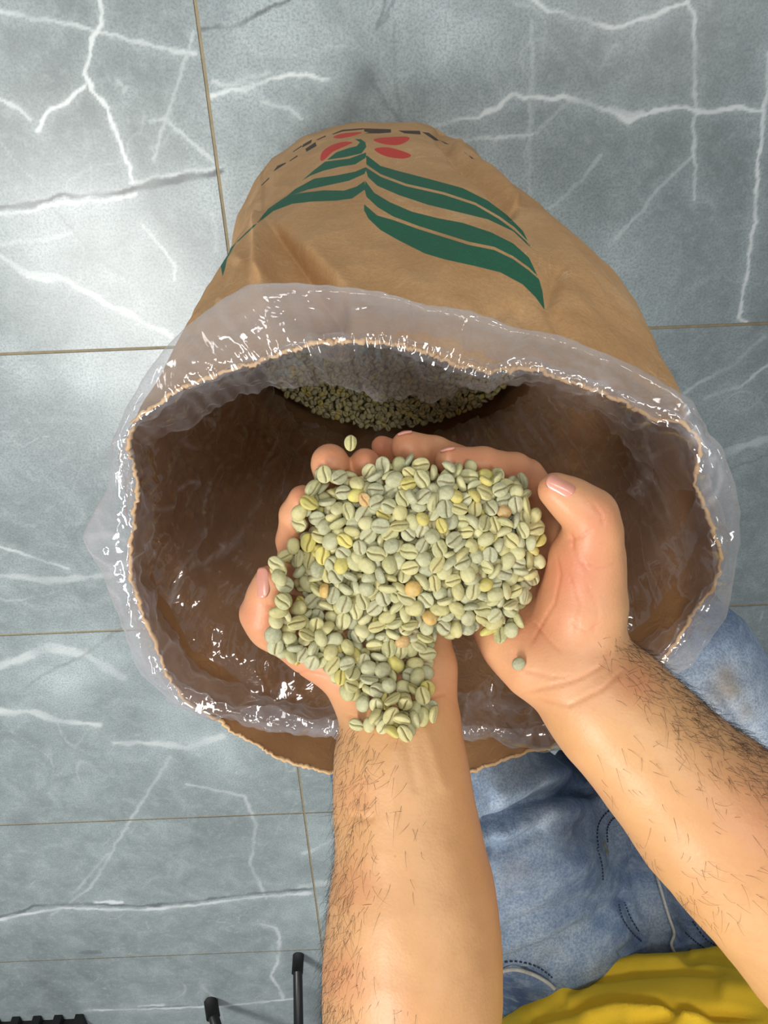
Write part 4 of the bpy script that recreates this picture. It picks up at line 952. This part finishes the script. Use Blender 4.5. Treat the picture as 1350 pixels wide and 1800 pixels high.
FOLD = [(12, -.020, [(835,1455),(880,1440),(940,1405),(1000,1385),(1062,1392)]), (20, .010, [(850,1405),(930,1375),(1010,1362)]), (18, .008, [(860,1470),(950,1430),(1040,1420)]), (12, -.007, [(850,1500),(900,1485),(960,1450)]),
 (18, -.012, [(985,1300),(1015,1330),(1045,1370)]), (26, .006, [(900,1560),(1000,1520),(1060,1500)]), (12, -.006, [(880,1690),(940,1660),(1050,1610),(1110,1560)]), (12, -.005, [(870,1640),(960,1600),(1060,1570)]), (14, .005, [(880,1665),(960,1635),(1060,1600)]),
 (10, .007, [(1128,1480),(1145,1540),(1162,1600),(1174,1645)]), (8, -.014, [(1160,1500),(1172,1560),(1188,1620),(1205,1660)]), (10, -.005, [(1106,1500),(1118,1560),(1128,1620)]), (10, .005, [(1200,1560),(1240,1600),(1300,1640)]),
 (8, -.006, [(1080,1680),(1110,1660),(1128,1640)]), (7, -.004, [(1098,1590),(1106,1620),(1122,1650)]), (9, -.008, [(865,1702),(905,1700),(945,1712),(965,1722)]), (9, .004, [(865,1690),(905,1688),(950,1700)]),
 (10, -.004, [(1240,1180),(1290,1260),(1345,1310)]), (12, -.003, [(1180,1240),(1240,1290)])]
for wd, amp, pts in FOLD:
    d, t = segdist(X, Y, pts); dj += amp * np.exp(-(d / wd) ** 2) * fc * sst(0, .12, t) * sst(1, .88, t)
for (yy) in range(8):                            # crinkled seam beside the fly
    pass
V = V + n_ * dj[:, None]; WJ = cam2world(V)
me = mesh_np('jeans', WJ, Q)
X, Y = 675 + F * V[:, 0] / V[:, 2], 900 + F * V[:, 1] / V[:, 2]
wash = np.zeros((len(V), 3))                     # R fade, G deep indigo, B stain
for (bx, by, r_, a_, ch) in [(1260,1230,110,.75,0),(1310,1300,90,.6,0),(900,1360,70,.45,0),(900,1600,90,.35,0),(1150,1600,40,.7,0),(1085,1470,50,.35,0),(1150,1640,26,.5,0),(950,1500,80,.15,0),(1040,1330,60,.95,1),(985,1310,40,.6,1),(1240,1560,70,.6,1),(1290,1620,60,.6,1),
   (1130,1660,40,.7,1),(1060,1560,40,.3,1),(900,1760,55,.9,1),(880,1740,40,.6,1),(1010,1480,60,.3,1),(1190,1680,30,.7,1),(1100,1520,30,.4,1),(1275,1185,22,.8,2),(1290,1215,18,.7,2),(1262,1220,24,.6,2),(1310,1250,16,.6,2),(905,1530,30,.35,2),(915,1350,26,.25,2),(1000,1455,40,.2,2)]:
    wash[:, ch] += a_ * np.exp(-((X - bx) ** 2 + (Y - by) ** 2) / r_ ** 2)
attr(me, 'wash', np.clip(wash, 0, 1))
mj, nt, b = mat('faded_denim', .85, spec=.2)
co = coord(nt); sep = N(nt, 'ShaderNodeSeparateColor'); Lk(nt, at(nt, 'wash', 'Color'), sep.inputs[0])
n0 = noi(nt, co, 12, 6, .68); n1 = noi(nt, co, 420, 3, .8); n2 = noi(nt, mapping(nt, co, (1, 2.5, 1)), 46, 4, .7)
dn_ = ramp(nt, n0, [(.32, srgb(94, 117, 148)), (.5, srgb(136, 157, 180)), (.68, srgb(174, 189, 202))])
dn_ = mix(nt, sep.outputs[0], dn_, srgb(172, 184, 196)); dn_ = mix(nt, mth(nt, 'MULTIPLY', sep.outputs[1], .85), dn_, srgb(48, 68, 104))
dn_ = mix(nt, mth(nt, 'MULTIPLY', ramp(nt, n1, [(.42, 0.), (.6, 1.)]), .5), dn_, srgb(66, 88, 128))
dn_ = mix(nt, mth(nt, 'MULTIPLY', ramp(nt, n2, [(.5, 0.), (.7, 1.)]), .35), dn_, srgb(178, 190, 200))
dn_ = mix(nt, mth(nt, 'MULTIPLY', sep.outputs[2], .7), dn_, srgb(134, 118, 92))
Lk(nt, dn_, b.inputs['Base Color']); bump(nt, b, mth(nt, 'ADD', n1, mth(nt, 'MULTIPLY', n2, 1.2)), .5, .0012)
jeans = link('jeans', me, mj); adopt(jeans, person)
# lower legs and shoes, hidden behind the sack from here
kn = [P(745, 1345, .80), P(1175, 1180, .80)]
for k, kp in enumerate(kn):
    Vl, Ql, Tl = tube([kp + [0, 0, .0], kp * [1, 1, .5] + [0, -.01, 0], [kp[0], kp[1] - .02, .09]], [.085, .075, .07], 24)
    me = mesh_np('trouser_leg', Vl, Ql, tris=Tl); attr(me, 'wash', np.zeros((len(Vl), 3)))
    o = link('trouser_leg', me, mj, jeans)
    o.location = (0, 0, 0)
    o.matrix_parent_inverse = Matrix.Translation((0, 0, 0)); o.location = -Vector(person.location)
    o.parent = person
msn, nt, b = mat('shoe_leather', .5, srgb(60, 52, 46))
for kp in kn:
    s_ = Field([-.06, -.06, -.02], [.06, .26, .12], .006)
    s_.cone([0, 0, .045], [0, .17, .035], .045, .038, .02); s_.cone([0, 0, .08], [0, .02, .05], .045, .045, .02)
    Vs_, Qs_ = s_.mesh(2); Vs_[:, 2] = np.maximum(Vs_[:, 2], .001)
    o = link('shoe', mesh_np('shoe', Vs_ + [kp[0], kp[1] - .03, 0], Qs_), msn); adopt(o, person)

def drape(pts, Xs, Ys, Ds, lift, r_=9, n=8):
    c_ = catmull(pts, n); d_ = []
    for x, y in c_:
        q = surf_depth(Xs, Ys, Ds, x, y, r_); d_.append(q if q is not None else np.nan)
    d_ = np.array(d_); ok_ = ~np.isnan(d_); d_ = np.interp(np.arange(len(d_)), np.where(ok_)[0], d_[ok_])
    d_ = np.convolve(np.pad(d_, 2, 'edge'), np.ones(5) / 5, 'valid')
    return P(c_[:, 0], c_[:, 1], d_ - lift)
XJ, YJ, DJ = proj(WJ)
mse, nt, b = mat('frayed_seam', .9); Lk(nt, mix(nt, noi(nt, coord(nt), 300, 2), srgb(150, 156, 160), srgb(206, 202, 190)), b.inputs['Base Color'])
mst, nt, b = mat('dark_blue_stitching', .9, srgb(44, 56, 82))
for pts, rr_, m__, nm in [([(1142,1496),(1152,1530),(1164,1572),(1176,1612),(1185,1640),(1180,1660),(1188,1678)], .0016, mse, 'seam'),
    ([(864,1712),(900,1704),(930,1710),(958,1724),(975,1738)], .0020, mse, 'seam')]:
    Vt, Qt, Tt = tube(drape(pts, XJ, YJ, DJ, .002), rr_, 8); o = link(nm, mesh_np(nm, Vt, Qt, tris=Tt), m__); adopt(o, person); o.location = Vector(o.location); 
    o.parent = jeans; o.location = (0, 0, 0)
STS = [[(1052,1490),(1050,1460),(1060,1435),(1082,1420),(1100,1432)], [(1068,1480),(1068,1455),(1080,1438),(1098,1444)], [(1050,1490),(1058,1520),(1060,1548)], [(866,1695),(905,1690),(945,1700),(972,1720)], [(1088,1590),(1095,1615),(1112,1640),(1128,1655)], [(1098,1586),(1108,1612),(1124,1638)],
       [(1205,1640),(1222,1655),(1240,1668)], [(1218,1620),(1240,1650),(1260,1664)]]
for pts in STS:
    path = drape(pts, XJ, YJ, DJ, .0004, n=10); pp = []
    for i in range(0, len(path) - 1, 2): pp.append(tube([path[i], (path[i] + path[i + 1]) / 2 , path[i + 1]], .0009, 5))
    Vt, Qt, Tt = join_parts(pp); o = link('stitching', mesh_np('stitching', Vt, Qt, tris=Tt), mst, jeans)
mme, nt, b = mat('worn_brass', .35, srgb(170, 140, 80)); b.inputs['Metallic'].default_value = .9
Vt, Qt, Tt = tube(drape([(1062,1480),(1066,1492),(1067,1502)], XJ, YJ, DJ, .001), .0017, 8); mbt, nt, b = mat('grey_bar_tack', .8, srgb(110, 112, 104))
link('bar_tack', mesh_np('bar_tack', Vt, Qt, tris=Tt), mbt, jeans)
Vt, Qt, Tt = tube(drape([(1214,1674),(1217,1668)], XJ, YJ, DJ, .001), .0018, 10); link('button', mesh_np('button', Vt, Qt, tris=Tt), mme, jeans)

# ------------------------------------------------------------------ shirt
Sf = Field(C3(800, 1640, .68) - [.08, .05, .26], [C3(1960, 0, .9)[0], C3(0, 2550, .85)[1], 1.05], .0038)
chain(Sf, [(1205, 2152, .78, 392), (1240, 2330, .78, 400)], .05)
chain(Sf, [(1080, 2006, .74, 222), (1345, 1982, .74, 236)], .10)
V, Q = Sf.mesh(3)
n_ = vnormals(V, Q); c_ = C3(1180, 2060, .86); sel = np.linalg.norm(V - c_, axis=1) < .35
if ((V[sel] - c_) * n_[sel]).sum() < 0: Q = Q[:, ::-1]; n_ = -n_
X, Y = 675 + F * V[:, 0] / V[:, 2], 900 + F * V[:, 1] / V[:, 2]; fc = n_[:, 2] < .4
ds = .004 * fbm(np.stack([V[:, 0] * 5, V[:, 1] * 20, V[:, 2] * 8], 1), 3)
SFOLD = [(7, -.010, [(985,1745),(1040,1718),(1110,1706),(1200,1704),(1290,1712)]), (10, .007, [(960,1742),(1030,1712),(1120,1692),(1220,1694)]), (9, -.011, [(900,1800),(990,1772),(1080,1758),(1160,1764),(1240,1782),(1350,1790)]), (14, .009, [(1000,1800),(1090,1772),(1180,1780),(1260,1798)]),
 (8, -.008, [(1190,1690),(1240,1682),(1300,1690),(1350,1702)]), (7, .007, [(1200,1684),(1260,1674),(1350,1686)]), (9, -.008, [(1100,1800),(1170,1790),(1200,1780)]), (18, .006, [(1260,1740),(1350,1745)]), (9, -.005, [(930,1790),(960,1765),(1000,1750)])]
for wd, amp, pts in SFOLD:
    d, t = segdist(X, Y, pts); ds += amp * np.exp(-(d / wd) ** 2) * fc * sst(0, .15, t) * sst(1, .85, t)
V = V + n_ * ds[:, None]; WS = cam2world(V)
my, nt, b = mat('yellow_cotton', .85, spec=.2); co = coord(nt)
sy = mix(nt, noi(nt, co, 8, 3), srgb(255, 204, 44), srgb(255, 220, 72)); sy = mix(nt, mth(nt, 'MULTIPLY', noi(nt, co, 600, 2, .8),   .3), sy, srgb(238, 196, 48))
Lk(nt, sy, b.inputs['Base Color']); bump(nt, b, noi(nt, co, 800, 2, .8), .35, .0008)
shirt = link('shirt', mesh_np('shirt', WS, Q), my); adopt(shirt, person)
for pts in ([(1010, 2330, .74, 190), (760, 2330, .56, 175)], [(1500, 2300, .76, 190), (1800, 2120, .60, 175)]):
    f_ = Field([min(C3(*p[:3])[0] for p in pts) - .14, min(C3(*p[:3])[1] for p in pts) - .14, .4], [max(C3(*p[:3])[0] for p in pts) + .14, max(C3(*p[:3])[1] for p in pts) + .14, .9], .008)
    chain(f_, pts, .03); Vv, Qv = f_.mesh(2); n2_ = vnormals(Vv, Qv); c_ = Vv.mean(0)
    if ((Vv - c_) * n2_).sum() < 0: Qv = Qv[:, ::-1]
    adopt(link('sleeve', mesh_np('sleeve', cam2world(Vv), Qv), my), person)

# ------------------------------------------------------------------ black things at the lower left
mbk, nt, b = mat('black_plastic', .38, srgb(22, 23, 26)); mbk2, nt, b = mat('black_rubber', .7, srgb(18, 18, 20))
stool = thing('metal_chair', 'black metal chair leg pair showing at the bottom edge on the tiled floor', 'chair', tuple(PZ(520, 1690, 0)))
def legpart(name, a, b_, r0, mat_, par, r1=None, seg=14):
    Vt, Qt, Tt = tube([a, (a + b_) / 2, b_], [r0, r0, r1 or r0], seg); o_ = link(name, mesh_np(name, Vt, Qt, tris=Tt), mat_); adopt(o_, par); return o_
g1 = PZ(524, 1686, .012); g1[2] = .03; top1 = g1 + np.array([.03, -.10, .42]); legpart('leg', g1, top1, .0135, mbk, stool); legpart('foot_cap', g1 - [0, 0, .029], g1 + [0, -.005, .02], .0165, mbk2, stool)
g2 = PZ(372, 1776, .03); top2 = g2 + np.array([.20, -.12, .40]); legpart('leg', g2, top2, .016, mbk, stool); legpart('foot_cap', g2 - [.008, 0, .029], g2 + [.008, -.004, .02], .021, mbk2, stool)
c_ = (top1 + top2) / 2
for dx, dy in ((.28, -.35), (.02, -.42)):
    q = np.array([top1[0] + dx, top1[1] + dy, 0.001]); legpart('leg', q, q + [0, .03, .44], .0135, mbk, stool)
Vb = []
sx0, sx1, sy0, sy1 = top2[0] - .05, top1[0] + .34, top1[1] + .03, top1[1] - .46
Vs = [(x, y, z) for z in (.43, .455) for x, y in ((sx0, sy0), (sx1, sy0), (sx1, sy1), (sx0, sy1))]
o = link('seat', mesh_np('seat', Vs, [(0, 1, 2, 3)[::-1], (4, 5, 6, 7), (0, 1, 5, 4), (1, 2, 6, 5), (2, 3, 7, 6), (3, 0, 4, 7)], False), mbk); adopt(o, stool)
# crate with a notched rim
cr = thing('plastic_crate', 'black plastic crate with a notched rim at the lower left corner on the floor', 'crate', tuple(PZ(80, 1790, 0)))
def box(x0, x1, y0, y1, z0, z1):
    v = [(x, y, z) for z in (z0, z1) for x, y in ((x0, y0), (x1, y0), (x1, y1), (x0, y1))]
    return np.array(v, float), np.array([(3, 2, 1, 0), (4, 5, 6, 7), (0, 1, 5, 4), (1, 2, 6, 5), (2, 3, 7, 6), (3, 0, 4, 7)]), []
pz = PZ(150, 1790, .0); xr, yf = pz[0], pz[1]; xl = PZ(-120, 1790, .0)[0]
adopt(link('side_panel', mesh_np('side_panel', *box(xl, xr, yf - .02, yf, .0, .15)[:2], False), mbk2), cr)
adopt(link('side_panel', mesh_np('side_panel', *box(xr - .02, xr, yf - .35, yf - .02, .0, .15)[:2], False), mbk2), cr)
adopt(link('side_panel', mesh_np('side_panel', *box(xl, xr, yf - .37, yf - .35, .0, .15)[:2], False), mbk2), cr)
adopt(link('side_panel', mesh_np('side_panel', *box(xl, xl + .02, yf - .35, yf - .02, .0, .15)[:2], False), mbk2), cr)
adopt(link('base_panel', mesh_np('base_panel', *box(xl + .02, xr - .02, yf - .35, yf - .02, .0, .02)[:2], False), mbk2), cr)
adopt(link('rim', mesh_np('rim', *box(xl, xr + .004, yf - .03, yf + .006, .15, .16)[:2], False), mbk), cr)
kx = xr
while kx > xl + .03:
    adopt(link('tooth', mesh_np('tooth', *box(kx - .024, kx, yf + .0, yf + .028, .001, .030)[:2], False), mbk2), cr)
    adopt(link('rib', mesh_np('rib', *box(kx - .030, kx - .02, yf, yf + .006, .03, .146)[:2], False), mbk2), cr); kx -= .066
# stool the person sits on, hidden below the jeans
st = thing('stool', 'plain black stool under the seated person in jeans, mostly hidden', 'stool', (.40, -1.06, 0))
a_ = np.linspace(0, 2 * math.pi, 33)[:-1]
Vt, Qt, Tt = tube([[.40, -1.06, .55], [.40, -1.06, .59]], .17, 32); adopt(link('seat', mesh_np('seat', Vt, Qt, tris=Tt), mbk), st)
for a in (0.8, 2.4, 3.9, 5.5):
    legpart('leg', np.array([.40 + .2 * math.cos(a), -1.06 + .2 * math.sin(a), .001]), np.array([.40 + .12 * math.cos(a), -1.06 + .12 * math.sin(a), .55]), .013, mbk, st)
print('objects', len(bpy.data.objects), 'tris', sum(len(o_.data.polygons) for o_ in bpy.data.objects if o_.type == 'MESH') * 2)
